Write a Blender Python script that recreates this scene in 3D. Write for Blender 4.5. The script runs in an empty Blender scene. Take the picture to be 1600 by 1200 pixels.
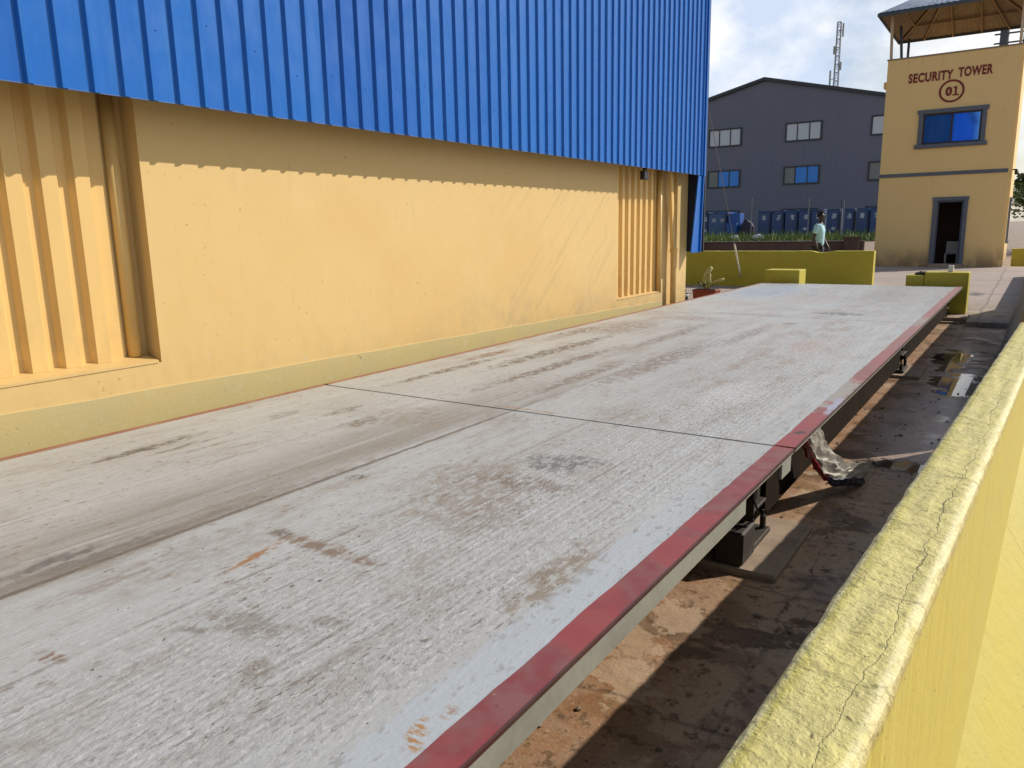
import bpy, bmesh, math, random
from mathutils import Vector, Matrix, noise
random.seed(7)
S = bpy.context.scene
COL = S.collection
R = math.radians

# ------------------------------------------------------------------ camera
cam = bpy.data.cameras.new('camera'); co = bpy.data.objects.new('camera', cam); COL.objects.link(co)
YAW, PITCH, ROLL, CX, CZ, F = 0.59268, -0.19885, -0.01926, 4.15244, 1.06495, 1190.0
cy, sy, cp, sp = math.cos(YAW), math.sin(YAW), math.cos(PITCH), math.sin(PITCH)
fw = Vector((-sy*cp, cy*cp, sp)); rt = Vector((cy, sy, 0)); up = rt.cross(fw)
cr, sr = math.cos(ROLL), math.sin(ROLL)
r2 = cr*rt + sr*up; u2 = -sr*rt + cr*up
co.matrix_world = Matrix(((r2.x, u2.x, -fw.x, CX), (r2.y, u2.y, -fw.y, 0), (r2.z, u2.z, -fw.z, CZ), (0, 0, 0, 1)))
cam.sensor_fit = 'HORIZONTAL'; cam.sensor_width = 36; cam.lens = 36*F/1600
cam.clip_start = 0.02; cam.clip_end = 3000
S.camera = co

# ------------------------------------------------------------------ world, sun, exposure
SUN = Vector((1.0, 1.2, 1.05)).normalized()
elev = math.asin(SUN.z); azim = math.atan2(SUN.x, SUN.y)
SKYLOC = (2.1, 1.7, .6)
W = bpy.data.worlds.new('World'); S.world = W; W.use_nodes = True
nt = W.node_tree; nt.nodes.clear()
out = nt.nodes.new('ShaderNodeOutputWorld')
sky = nt.nodes.new('ShaderNodeTexSky'); sky.sky_type = 'NISHITA'; sky.sun_disc = False
sky.sun_elevation = elev; sky.sun_rotation = azim; sky.air_density = 1.0; sky.dust_density = 1.5
bg1 = nt.nodes.new('ShaderNodeBackground'); bg1.inputs[1].default_value = 0.095
nt.links.new(sky.outputs[0], bg1.inputs[0])
tc = nt.nodes.new('ShaderNodeTexCoord'); mp = nt.nodes.new('ShaderNodeMapping'); mp.inputs['Scale'].default_value = (1, 1, 1.7)
mp.inputs['Location'].default_value = (0.35, 0.1, 0.2)
nt.links.new(tc.outputs['Generated'], mp.inputs[0])
n1 = nt.nodes.new('ShaderNodeTexNoise'); n1.inputs['Scale'].default_value = 4.6; n1.inputs['Detail'].default_value = 7; n1.inputs['Roughness'].default_value = .52
nt.links.new(mp.outputs[0], n1.inputs['Vector'])
rp = nt.nodes.new('ShaderNodeValToRGB'); rp.color_ramp.elements[0].position = .40; rp.color_ramp.elements[1].position = .55
rp.color_ramp.elements[0].color = (.30, .30, .30, 1); rp.color_ramp.elements[1].color = (1, 1, 1, 1)
nt.links.new(n1.outputs[0], rp.inputs[0])
n2 = nt.nodes.new('ShaderNodeTexNoise'); n2.inputs['Scale'].default_value = 4.2; n2.inputs['Detail'].default_value = 7; n2.inputs['Roughness'].default_value = .55
mp2 = nt.nodes.new('ShaderNodeMapping'); mp2.inputs['Scale'].default_value = (1, 1, 1.5); mp2.inputs['Location'].default_value = SKYLOC; nt.links.new(tc.outputs['Generated'], mp2.inputs[0]); nt.links.new(mp2.outputs[0], n2.inputs['Vector'])
r2_ = nt.nodes.new('ShaderNodeValToRGB'); r2_.color_ramp.elements[0].position = .43; r2_.color_ramp.elements[1].position = .56
r2_.color_ramp.elements[0].color = (.60, .70, .87, 1); r2_.color_ramp.elements[1].color = (1, 1, .99, 1)
nt.links.new(n2.outputs[0], r2_.inputs[0])
bg2 = nt.nodes.new('ShaderNodeBackground'); bg2.inputs[1].default_value = 0.92
nt.links.new(r2_.outputs[0], bg2.inputs[0])
dp = nt.nodes.new('ShaderNodeVectorMath'); dp.operation = 'DOT_PRODUCT'; nt.links.new(tc.outputs['Generated'], dp.inputs[0]); dp.inputs[1].default_value = (.45, .89, 0)
sm = nt.nodes.new('ShaderNodeMapRange'); sm.interpolation_type = 'SMOOTHSTEP'; sm.inputs[1].default_value = -.5; sm.inputs[2].default_value = .75; sm.inputs[3].default_value = .80; sm.inputs[4].default_value = 1.10
nt.links.new(dp.outputs['Value'], sm.inputs[0]); nt.links.new(sm.outputs[0], bg2.inputs[1])
mx = nt.nodes.new('ShaderNodeMixShader')
sep = nt.nodes.new('ShaderNodeSeparateXYZ'); nt.links.new(tc.outputs['Generated'], sep.inputs[0])
zm = nt.nodes.new('ShaderNodeMapRange'); zm.interpolation_type = 'SMOOTHSTEP'; zm.inputs[1].default_value = .34; zm.inputs[2].default_value = .62; zm.inputs[3].default_value = 1; zm.inputs[4].default_value = .10
nt.links.new(sep.outputs[2], zm.inputs[0])
mm = nt.nodes.new('ShaderNodeMath'); mm.operation = 'MULTIPLY'; nt.links.new(rp.outputs[0], mm.inputs[0]); nt.links.new(zm.outputs[0], mm.inputs[1])
nt.links.new(mm.outputs[0], mx.inputs[0]); nt.links.new(bg1.outputs[0], mx.inputs[1]); nt.links.new(bg2.outputs[0], mx.inputs[2])
nt.links.new(mx.outputs[0], out.inputs[0])

sl = bpy.data.lights.new('sun', 'SUN'); sl.energy = 4.4; sl.angle = R(0.5); sl.color = (1, .93, .82)
so = bpy.data.objects.new('sun', sl); COL.objects.link(so); so.location = (20, 20, 30)
so.rotation_euler = (-SUN).to_track_quat('-Z', 'Y').to_euler()
S.view_settings.view_transform = 'Standard'; S.view_settings.look = 'None'
S.view_settings.exposure = 0.0; S.view_settings.gamma = 1.0
S.render.engine = 'CYCLES'

# ------------------------------------------------------------------ material helper
class Mat:
    def __init__(s, name, col=(.5, .5, .5), rough=.6, metal=0.0, spec=.5):
        s.m = bpy.data.materials.new(name); s.m.use_nodes = True
        s.t = s.m.node_tree; s.b = s.t.nodes['Principled BSDF']
        s.b.inputs['Roughness'].default_value = rough; s.b.inputs['Metallic'].default_value = metal
        s.b.inputs['Specular IOR Level'].default_value = spec
        s.c = s.rgb(col); s.h = None; s.r = None; s.tc = None
    def new(s, ty): return s.t.nodes.new(ty)
    def link(s, a, b): s.t.links.new(a, b)
    def rgb(s, c):
        n = s.new('ShaderNodeRGB'); n.outputs[0].default_value = (*c[:3], 1); return n.outputs[0]
    def obj(s):
        if not s.tc:
            s.tc = s.new('ShaderNodeTexCoord').outputs['Object']
        return s.tc
    def xyz(s):
        if not hasattr(s, '_x'):
            n = s.new('ShaderNodeSeparateXYZ'); s.link(s.obj(), n.inputs[0]); s._x = n.outputs
        return s._x
    def put(s, sock, v):
        if isinstance(v, (int, float)): sock.default_value = v
        elif isinstance(v, tuple): sock.default_value = (*v, 1) if len(sock.default_value) == 4 and len(v) == 3 else v
        else: s.link(v, sock)
    def math(s, op, a, b=0.0, c=None, clamp=False):
        n = s.new('ShaderNodeMath'); n.operation = op; n.use_clamp = clamp
        s.put(n.inputs[0], a); s.put(n.inputs[1], b)
        if c is not None: s.put(n.inputs[2], c)
        return n.outputs[0]
    def vec(s, scale=(1, 1, 1), loc=(0, 0, 0)):
        n = s.new('ShaderNodeMapping'); n.inputs['Scale'].default_value = scale; n.inputs['Location'].default_value = loc
        s.link(s.obj(), n.inputs[0]); return n.outputs[0]
    def noise(s, sc=5, det=4, rough=.55, scale=(1, 1, 1), loc=(0, 0, 0), dist=0.0):
        n = s.new('ShaderNodeTexNoise'); n.inputs['Scale'].default_value = sc; n.inputs['Detail'].default_value = det
        n.inputs['Roughness'].default_value = rough; n.inputs['Distortion'].default_value = dist
        s.link(s.vec(scale, loc), n.inputs['Vector']); return n.outputs[0]
    def ramp(s, v, lo, hi, a=0.0, b=1.0):
        n = s.new('ShaderNodeMapRange'); n.interpolation_type = 'SMOOTHSTEP'
        s.put(n.inputs[0], v); n.inputs[1].default_value = lo; n.inputs[2].default_value = hi
        n.inputs[3].default_value = a; n.inputs[4].default_value = b; return n.outputs[0]
    def mix(s, fac, col, mode='MIX'):
        n = s.new('ShaderNodeMix'); n.data_type = 'RGBA'; n.blend_type = mode
        s.put(n.inputs[0], fac); s.link(s.c, n.inputs[6])
        if isinstance(col, tuple): n.inputs[7].default_value = (*col, 1)
        else: s.link(col, n.inputs[7])
        s.c = n.outputs[2]; return s
    def band(s, v, c, half, soft):      # 1 inside |v-c|<half
        d = s.math('ABSOLUTE', s.math('SUBTRACT', v, c))
        return s.ramp(d, half, half+soft, 1, 0)
    def ell(s, cx, cyy, rx, ry, wob=None, ang=0.0, soft=.5):   # noisy ellipse mask in object xy
        X = s.xyz()
        dx = s.math('SUBTRACT', X[0], cx); dy = s.math('SUBTRACT', X[1], cyy)
        if ang:
            ca, sa = math.cos(ang), math.sin(ang)
            u = s.math('ADD', s.math('MULTIPLY', dx, ca), s.math('MULTIPLY', dy, sa))
            v = s.math('SUBTRACT', s.math('MULTIPLY', dy, ca), s.math('MULTIPLY', dx, sa))
            dx, dy = u, v
        a = s.math('POWER', s.math('ABSOLUTE', s.math('DIVIDE', dx, rx)), 2); b = s.math('POWER', s.math('ABSOLUTE', s.math('DIVIDE', dy, ry)), 2)
        d = s.math('SQRT', s.math('ADD', a, b))
        if wob is not None: d = s.math('ADD', d, s.math('MULTIPLY', s.math('SUBTRACT', wob, .5), 2.6))
        return s.ramp(d, 1-soft, 1+soft*.4, 1, 0)
    def bump(s, h, strength=.3, dist=.01):
        n = s.new('ShaderNodeBump'); n.inputs['Strength'].default_value = strength; n.inputs['Distance'].default_value = dist
        s.link(h, n.inputs['Height'])
        if s.h: s.link(s.h, n.inputs['Normal'])
        s.h = n.outputs[0]; return s
    def rough(s, v): s.r = v; return s
    def done(s):
        s.link(s.c, s.b.inputs['Base Color'])
        if s.h: s.link(s.h, s.b.inputs['Normal'])
        if s.r is not None: s.put(s.b.inputs['Roughness'], s.r)
        return s.m

def plain(name, col, rough=.6, metal=0, var=.25, sc=6, bump=.1):
    m = Mat(name, col, rough, metal)
    m.mix(m.ramp(m.noise(sc, 5), .35, .7, 0, var), tuple(c*.45 for c in col))
    m.mix(m.ramp(m.noise(sc*7, 3, loc=(3, 1, 2)), .4, .7, 0, var*.6), tuple(min(1, c*1.25) for c in col))
    if bump: m.bump(m.noise(sc*12, 4), bump, .004)
    return m.done()

# ---- yellow wall paint
def mk_wall():
    m = Mat('yellow_wall_paint', (.66, .455, .175), .62)
    X = m.xyz()
    m.mix(m.ramp(m.noise(1.4, 4), .3, .75, 0, .35), (.66, .475, .21))
    m.mix(m.ramp(m.noise(9, 5), .45, .8, 0, .13), (.55, .37, .14))
    low = m.ramp(X[2], -.1, 1.0, 1, 0)
    m.mix(m.math('MULTIPLY', low, m.ramp(m.noise(6, 6, scale=(1, 1.6, .7)), .42, .75, 0, .42)), (.52, .37, .15))
    m.mix(m.ramp(m.noise(.55, 5, .6, loc=(8, 1, 4)), .44, .60, 0, .45), (.62, .40, .14)); m.mix(m.math('MULTIPLY', m.ramp(m.noise(11, 5, .6, scale=(1, 1, .22), loc=(3, 3, 3)), .58, .74), .22), (.48, .33, .14))
    # raking-sun shadow streaks painted obliquely on the far half of the wall
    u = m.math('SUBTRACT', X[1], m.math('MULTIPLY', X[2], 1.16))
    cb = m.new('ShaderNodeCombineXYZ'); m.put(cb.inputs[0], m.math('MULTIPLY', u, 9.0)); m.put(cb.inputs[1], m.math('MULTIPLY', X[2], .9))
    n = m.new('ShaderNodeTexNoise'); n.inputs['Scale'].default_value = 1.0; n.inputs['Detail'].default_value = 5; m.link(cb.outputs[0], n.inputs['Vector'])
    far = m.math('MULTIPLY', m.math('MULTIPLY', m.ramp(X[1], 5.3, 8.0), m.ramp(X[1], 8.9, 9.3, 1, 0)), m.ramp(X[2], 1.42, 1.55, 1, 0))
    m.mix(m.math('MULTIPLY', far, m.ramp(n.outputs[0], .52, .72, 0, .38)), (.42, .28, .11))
    dl = m.math('MULTIPLY', m.math('MULTIPLY', m.ramp(X[2], .05, .75, 1, 0), m.ramp(X[1], 4.2, 6.5)), m.ramp(m.noise(3.2, 6, .6, loc=(2, 5, 1)), .40, .62))
    m.mix(m.math('MULTIPLY', dl, .55), (.46, .33, .16))
    # specks and chipped spots
    m.mix(m.ramp(m.noise(26, 2, loc=(5, 2, 1)), .71, .77, 0, .7), (.33, .20, .08))
    m.mix(m.math('MULTIPLY', m.ramp(X[2], .1, .5, 1, 0), m.ramp(m.noise(16, 3, loc=(1, 7, 3)), .66, .72, 0, .6)), (.60, .50, .33))
    m.bump(m.noise(60, 5), .15, .003).bump(m.noise(2.5, 3), .18, .02)
    return m.done()
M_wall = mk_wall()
def mk_plinth():
    m = Mat('pale_plinth_paint', (.52, .41, .17), .65)
    m.mix(m.ramp(m.noise(3, 5), .35, .7, 0, .5), (.46, .39, .20))
    m.mix(m.ramp(m.noise(22, 3), .68, .74, 0, .8), (.28, .20, .09))
    m.mix(m.ramp(m.noise(12, 5, loc=(2, 2, 2)), .55, .75, 0, .4), (.56, .49, .30))
    m.bump(m.noise(40, 5), .3, .005); return m.done()
M_plinth = mk_plinth()
def mk_sheet_yellow():
    m = Mat('yellow_sheet_paint', (.74, .49, .17), .5)
    m.mix(m.ramp(m.noise(4, 5, scale=(1, 1, .3)), .4, .75, 0, .4), (.60, .40, .15))
    m.mix(m.math('MULTIPLY', m.ramp(m.xyz()[2], .2, .9, 1, 0), m.ramp(m.noise(9, 5), .4, .7, 0, .4)), (.45, .30, .13))
    m.bump(m.noise(30, 3), .08, .003); return m.done()
M_sheet = mk_sheet_yellow()
def mk_blue(name='blue_cladding_paint', micro=True):
    m = Mat(name, (.010, .112, .44), .36, 0, .5)
    X = m.xyz()
    m.mix(m.ramp(m.noise(1.3, 4, scale=(1, 1, .35)), .3, .75, 0, .45), (.018, .150, .52))
    m.mix(m.ramp(m.noise(7, 6, scale=(1, 2.5, .5)), .5, .8, 0, .35), (.010, .075, .36))
    m.mix(m.ramp(m.noise(38, 3, loc=(1, 4, 2)), .72, .78, 0, .5), (.16, .26, .52))
    m.mix(m.ramp(m.noise(30, 4, scale=(1, 1, .12)), .66, .8, 0, .25), (.10, .2, .5))
    m.b.inputs['Specular IOR Level'].default_value = .22
    wn = m.new('ShaderNodeTexWhiteNoise'); wn.noise_dimensions = '1D'; m.link(m.math('FLOOR', m.math('DIVIDE', X[1], .981)), wn.inputs['W']); m.mix(m.math('MULTIPLY', wn.outputs[0], .38), (.022, .175, .55))
    m.mix(m.math('MULTIPLY', m.ramp(m.noise(2.2, 5, scale=(1, 4, .25), loc=(4, 2, 1)), .55, .72), .22), (.06, .20, .52))
    m.rough(m.ramp(m.noise(5, 5), .3, .7, .24, .40))
    m.bump(m.noise(2.2, 3, scale=(1, 1.6, .5)), .35, .03); m.bump(m.noise(50, 2), .05, .002); return m.done()
M_blue = mk_blue()

# ---- weighbridge deck
def mk_deck():
    m = Mat('worn_grey_deck_paint', (.455, .465, .450), .55)
    X = m.xyz()
    wob = m.noise(14, 6, .62); wob2 = m.noise(34, 5, .6, scale=(1, .45, 1), loc=(4, 2, 0)); big = m.noise(.9, 4, loc=(2, 5, 1))
    streak = m.noise(1, 6, .62, scale=(20, .45, 1)); fine = m.noise(1, 6, .68, scale=(75, 5.5, 1), loc=(3, 1, 0))
    mid = m.noise(3.2, 6, .6, scale=(1.6, .55, 1), loc=(1, 8, 0)); grit = m.noise(120, 3, .6, scale=(1, .5, 1)); brk = m.ramp(m.noise(26, 6, .7, scale=(1, .4, 1), loc=(8, 2, 0)), .42, .53, .15, 1)
    m.mix(m.ramp(streak, .36, .66, 0, .55), (.385, .385, .362))
    m.mix(m.ramp(streak, .30, .44, .35, 0), (.54, .55, .54))
    m.mix(m.ramp(big, .4, .68, 0, .45), (.395, .39, .37))
    m.mix(m.ramp(fine, .52, .66, 0, .36), (.27, .255, .225))
    m.mix(m.ramp(fine, .30, .44, .30, 0), (.52, .52, .50))
    m.mix(m.ramp(grit, .58, .70, 0, .30), (.25, .235, .205)); m.mix(m.ramp(grit, .30, .42, .25, 0), (.56, .555, .53))
    # tread rows strongest on the right half
    rz = m.math('MULTIPLY', m.ramp(m.math('ADD', X[0], m.math('MULTIPLY', m.math('SUBTRACT', big, .5), .9)), 1.95, 2.5), m.ramp(X[0], 2.98, 3.06, 1, 0))
    ph = m.math('ADD', m.math('MULTIPLY', X[0], 205.0), m.math('MULTIPLY', m.noise(7, 4, .55, scale=(1, .6, 1), loc=(3, 9, 0)), 7.0))
    row = m.math('MULTIPLY', m.math('ADD', m.math('SINE', ph), 1.0), .5)
    dots = m.noise(1, 6, .7, scale=(58, 30, 1), loc=(7, 3, 0), dist=.6)
    ridge = m.math('ADD', m.math('MULTIPLY', row, .12), m.math('MULTIPLY', dots, 1.08))
    m.mix(m.math('MULTIPLY', rz, m.ramp(ridge, .42, .56, .62, 0)), (.275, .262, .232))
    m.mix(m.math('MULTIPLY', rz, m.ramp(ridge, .62, .78, 0, .6)), (.58, .58, .56))
    # brown dirt clouds
    m.mix(m.math('MULTIPLY', m.math('MULTIPLY', m.ramp(mid, .48, .68), brk), m.ramp(big, .30, .60, .05, .55)), (.255, .205, .155))
    m.mix(m.math('MULTIPLY', m.ramp(wob2, .58, .68, 0, .7), m.ramp(m.noise(2.1, 4, loc=(6, 6, 0)), .40, .58, .12, 1)), (.20, .155, .11))
    m.mix(m.ramp(X[1], 5.0, 11, 0, .45), (.50, .525, .535))  # paler and bluish towards the far end: sky sheen mixed into the colour
    pink = m.math('MULTIPLY', m.ramp(X[1], 3.8, 6), m.ramp(mid, .46, .64, 0, .34)); m.mix(pink, (.38, .31, .265))
    # tyre tracks and weld seams along the bridge
    tx = m.math('SUBTRACT', X[0], m.math('ADD', 1.43, m.math('MULTIPLY', m.math('SUBTRACT', mid, .5), .5)))
    t1 = m.math('MULTIPLY', m.math('MULTIPLY', m.ramp(tx, -.42, .02), m.ramp(tx, .08, .36, 1, 0)), m.ramp(X[1], 2.6, 5.5, .74, .12))
    m.mix(m.math('MULTIPLY', t1, m.ramp(streak, .25, .62, .35, .95)), (.215, .185, .145))
    m.mix(m.math('MULTIPLY', m.ell(1.45, 1.22, .012, .17, wob2, -.04), .75), (.47, .44, .39)); m.mix(m.math('MULTIPLY', m.ell(1.49, 1.62, .007, .12, wob2, -.06), .6), (.44, .41, .36))
    m.mix(m.math('MULTIPLY', m.band(X[0], m.math('ADD', 1.655, m.math('MULTIPLY', m.math('SUBTRACT', wob, .5), .03)), .004, .016), m.math('MULTIPLY', m.ramp(X[1], 3.2, 4.4, 1, .22), m.ramp(wob, .25, .5, .35, .85))), (.125, .10, .075))
    m.mix(m.math('MULTIPLY', m.ell(1.625, 1.15, .055, 1.5, wob), .42), (.15, .12, .09))
    for xs, st in ((2.18, .55), (2.78, .30), (1.0, .25), (.55, .22)):
        m.mix(m.math('MULTIPLY', m.band(X[0], m.math('ADD', xs, m.math('MULTIPLY', m.math('SUBTRACT', wob, .5), .02)), .002, .012), m.math('MULTIPLY', m.ramp(X[1], 3.2, 5, 1, .3), m.ramp(wob, .38, .6, st*.15, st))), (.16, .13, .10))
    tz_ = m.math('SUBTRACT', X[0], m.math('ADD', 2.35, m.math('MULTIPLY', m.math('SUBTRACT', mid, .5), .7)))
    t2 = m.ramp(m.math('ABSOLUTE', tz_), .08, .50, 1, 0)
    m.mix(m.math('MULTIPLY', m.math('MULTIPLY', t2, brk), m.math('MULTIPLY', m.ramp(X[1], 1.5, 2.5), m.ramp(mid, .42, .62, .08, .45))), (.29, .235, .175))
    # single stains: x, y, rx, ry, colour, strength, angle
    for (a, b, rx, ry, c, st, an) in (
        (2.21, 1.685, .30, .045, (.215, .15, .10), .9, -.03), (2.07, 1.52, .022, .15, (.34, .165, .06), .95, .15), (1.97, 1.70, .05, .035, (.12, .09, .07), .85, 0),
        (2.115, .815, .040, .026, (.215, .125, .08), .97, -.3), (2.165, .83, .03, .018, (.215, .13, .085), .95, 0),
        (2.42, 2.93, .18, .13, (.12, .125, .125), .8, 0), (2.52, 3.05, .12, .05, (.14, .15, .155), .75, 0), (.47, 2.08, .05, .34, (.12, .105, .08), .9, .06), (.60, 2.25, .03, .26, (.16, .13, .10), .75, .02), (.72, 2.30, .02, .22, (.19, .155, .12), .7, 0),
        (1.52, 1.14, .06, .16, (.11, .10, .09), .75, 0), (1.60, 1.25, .05, .30, (.16, .15, .13), .6, 0), (2.43, 2.25, .28, .24, (.22, .17, .12), .5, 0), (2.2, 2.55, .20, .35, (.25, .20, .15), .45, 0),
        (2.45, 2.62, .25, .10, (.17, .125, .085), .6, 0), (1.88, 1.5, .15, .40, (.25, .215, .175), .4, 0), (1.75, 2.30, .04, .05, (.10, .08, .06), .8, 0), (2.45, 1.22, .17, .08, (.16, .13, .09), .55, 0), (2.62, 1.33, .07, .03, (.15, .12, .08), .6, .2),
        (2.66, 1.05, .06, .06, (.2, .16, .11), .6, 0), (2.33, 1.10, .06, .02, (.15, .12, .09), .6, .5), (1.83, 1.12, .05, .22, (.24, .2, .16), .5, 0),
        (1.24, 3.3, .35, .26, (.25, .20, .15), .5, 0), (1.70, 3.775, .28, .02, (.36, .20, .10), .75, 0), (1.05, 3.05, .08, .16, (.14, .115, .085), .65, 0), (.75, 3.2, .05, .18, (.14, .115, .085), .6, 0), (.5, 2.95, .06, .12, (.15, .12, .09), .5, 0),
        (.45, 4.6, .06, .7, (.19, .145, .105), .75, 0), (.30, 5.4, .07, .35, (.27, .15, .09), .75, 0), (.70, 5.9, .10, 1.1, (.18, .135, .105), .75, 0), (1.1, 5.2, .08, 1.2, (.20, .15, .11), .7, 0), (1.5, 4.9, .08, .8, (.22, .165, .125), .6, 0), (1.75, 5.8, .14, 1.3, (.24, .185, .145), .55, 0), (.25, 7.0, .12, .6, (.22, .16, .12), .6, 0), (1.25, 7.2, .10, 1.2, (.23, .175, .135), .55, 0), (1.9, 7.6, .09, 1.0, (.25, .19, .15), .5, 0),
        (2.64, 4.8, .20, .50, (.55, .55, .53), .55, 0), (2.35, 6.2, .08, .55, (.31, .24, .20), .5, 0), (2.60, 7.1, .16, .50, (.44, .30, .24), .45, 0), (.5, 7.6, .4, .7, (.25, .19, .145), .5, 0), (.9, 8.7, .4, .25, (.26, .19, .15), .55, 0),
        (1.4, 9.4, .6, .12, (.28, .21, .17), .6, 0), (2.3, 9.85, .32, .18, (.13, .14, .15), .92, 0), (2.04, 8.63, .07, .10, (.09, .09, .09), .92, 0), (.8, 10.6, .5, .5, (.40, .33, .29), .5, 0), (1.6, 11.8, .6, .9, (.42, .35, .31), .5, 0), (2.4, 12.6, .4, .9, (.30, .29, .29), .4, 0)):
        e_ = m.ell(a, b, rx, ry, wob2 if min(rx, ry) < .06 else wob, an, .55)
        m.mix(m.math('MULTIPLY', m.math('MULTIPLY', e_, brk), min(1, st*1.28) if 4.3 < b < 8 else st), tuple(v*.8 for v in c) if 4.3 < b < 8 and c[0] < .3 else c)
    fl1 = m.noise(1, 4, .55, scale=(62, 19, 1), loc=(5, 5, 0), dist=.5); fl2 = m.noise(1, 4, .55, scale=(95, 34, 1), loc=(1, 2, 0), dist=.5)
    zx = m.ramp(m.math('ADD', X[0], m.math('MULTIPLY', m.math('SUBTRACT', big, .5), 1.2)), 1.55, 2.1, .30, 1)
    dens = m.math('MULTIPLY', zx, m.ramp(m.noise(1.9, 4, .6, scale=(1.3, .6, 1), loc=(4, 4, 0)), .40, .60, .12, 1))
    m.mix(m.math('MULTIPLY', dens, m.ramp(fl1, .615, .655, 0, .80)), (.17, .14, .105))
    m.mix(m.math('MULTIPLY', dens, m.ramp(fl2, .62, .66, 0, .75)), (.15, .125, .10))
    m.mix(m.math('MULTIPLY', zx, m.ramp(fl2, .33, .37, .55, 0)), (.62, .63, .62)); m.mix(m.math('MULTIPLY', dens, m.ramp(fl1, .34, .375, .5, 0)), (.55, .545, .52))
    sc = m.noise(1, 5, .6, scale=(48, 1.1, 1), loc=(9, 3, 0)); m.mix(m.math('MULTIPLY', m.ramp(sc, .60, .68, 0, .65), m.ramp(m.noise(1.6, 4, loc=(3, 3, 3)), .42, .58)), (.19, .16, .125)); m.mix(m.math('MULTIPLY', m.ramp(sc, .31, .38, .5, 0), m.ramp(m.noise(1.9, 4, loc=(7, 3, 3)), .45, .58)), (.58, .59, .58))
    m.mix(m.math('MULTIPLY', m.ell(.65, 13.0, .55, 1.5, wob), .55), (.33, .39, .50))  # bluish wet sheen of the far left end, painted as colour
    # small clods
    m.mix(m.ramp(m.noise(46, 2, .5, scale=(1, .6, 1), loc=(9, 1, 0)), .715, .75, 0, .9), (.085, .065, .05))
    m.mix(m.math('MULTIPLY', m.ramp(m.noise(24, 3, .5, scale=(1, .6, 1), loc=(2, 7, 0)), .68, .73, 0, .8), m.ramp(mid, .46, .56)), (.17, .125, .08))
    # smooth bluish paint beside the red edge
    bl = m.band(X[0], m.math('ADD', 3.135, m.math('MULTIPLY', m.math('SUBTRACT', wob, .5), .09)), .062, .015)
    m.mix(m.math('MULTIPLY', bl, m.ramp(X[1], 1.9, 3.3, .85, .15)), (.44, .48, .50))
    m.mix(m.math('MULTIPLY', bl, m.ramp(wob2, .57, .66, 0, .6)), (.28, .27, .24))
    br2 = m.ramp(m.noise(50, 4, .7, scale=(.5, 1.5, 1)), .46, .54)
    m.mix(m.math('MULTIPLY', m.math('MULTIPLY', m.ell(3.155, 1.09, .026, .060, wob, .5), br2), .95), (.40, .20, .055)); m.mix(m.math('MULTIPLY', m.math('MULTIPLY', m.ell(3.16, 1.19, .022, .035, wob, .3), br2), .7), (.36, .20, .11))
    m.mix(m.math('MULTIPLY', m.math('MULTIPLY', m.ell(3.015, 1.93, .080, .33, wob, .04, .7), brk), .85), (.245, .19, .13))
    m.rough(m.math('SUBTRACT', m.ramp(wob, .3, .7, .52, .72), m.math('MULTIPLY', m.ramp(X[1], 6.5, 12.5), m.ramp(mid, .35, .65, .32, .14)), clamp=True))
    m.bump(fine, .30, .006); m.bump(m.math('MULTIPLY', ridge, rz), .55, .010); m.bump(wob2, .3, .006); m.bump(grit, .3, .003)
    return m.done()
M_deck = mk_deck()
def mk_red():
    m = Mat('faded_red_paint', (.235, .052, .052), .6)
    X = m.xyz(); wob = m.noise(9, 6, loc=(1, 2, 3)); w2 = m.noise(28, 5)
    m.mix(m.ramp(wob, .38, .62, 0, .75), (.235, .105, .095))
    m.mix(m.ramp(m.noise(2.4, 3, loc=(4, 1, 0)), .50, .58, 0, .8), (.31, .058, .058))
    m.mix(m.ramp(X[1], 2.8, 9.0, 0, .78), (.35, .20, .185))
    m.mix(m.ell(3.20, 5.15, .13, .55, wob), (.34, .315, .275))
    m.mix(m.ell(3.275, 4.72, .032, .22, wob), (.36, .37, .45))
    m.mix(m.ell(3.25, 4.02, .03, .04, w2), (.07, .05, .05))
    m.mix(m.ell(3.21, 9.4, .13, .5, wob), (.33, .29, .25))
    m.mix(m.ramp(w2, .67, .72, 0, .8), (.10, .05, .045))
    m.mix(m.ramp(m.noise(45, 2, loc=(2, 9, 1)), .74, .78, 0, .9), (.5, .42, .38))
    m.mix(m.math('MULTIPLY', m.band(X[0], 3.299, .0025, .006), .85), (.05, .025, .02))
    m.bump(w2, .2, .004); m.rough(m.ramp(wob, .3, .7, .5, .7)); return m.done()
M_red = mk_red()
def mk_redl():
    m = Mat('rusty_red_paint', (.28, .115, .07), .55); w = m.noise(14, 5)
    m.mix(m.ramp(w, .45, .65, 0, .7), (.27, .14, .07)); m.mix(m.ramp(m.noise(40, 3), .66, .72, 0, .8), (.12, .06, .04))
    m.mix(m.ramp(m.noise(2, 3), .45, .65, 0, .6), (.34, .20, .12)); return m.done()
M_redl = mk_redl()
M_lip = plain('grey_channel_paint', (.34, .33, .28), .55, 0, .35, 5)
M_steel = plain('dark_underframe_steel', (.055, .042, .034), .6, .2, .5, 5)
_g = Mat('dark_brown_girder', (.016, .0095, .005), .9, 0, .1); _g.mix(_g.ramp(_g.noise(5, 5), .45, .7, 0, .6), (.035, .018, .008)); M_girder = _g.done()
M_rust = plain('rusty_bracket_steel', (.045, .034, .027), .7, .1, .6, 8)

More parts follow.
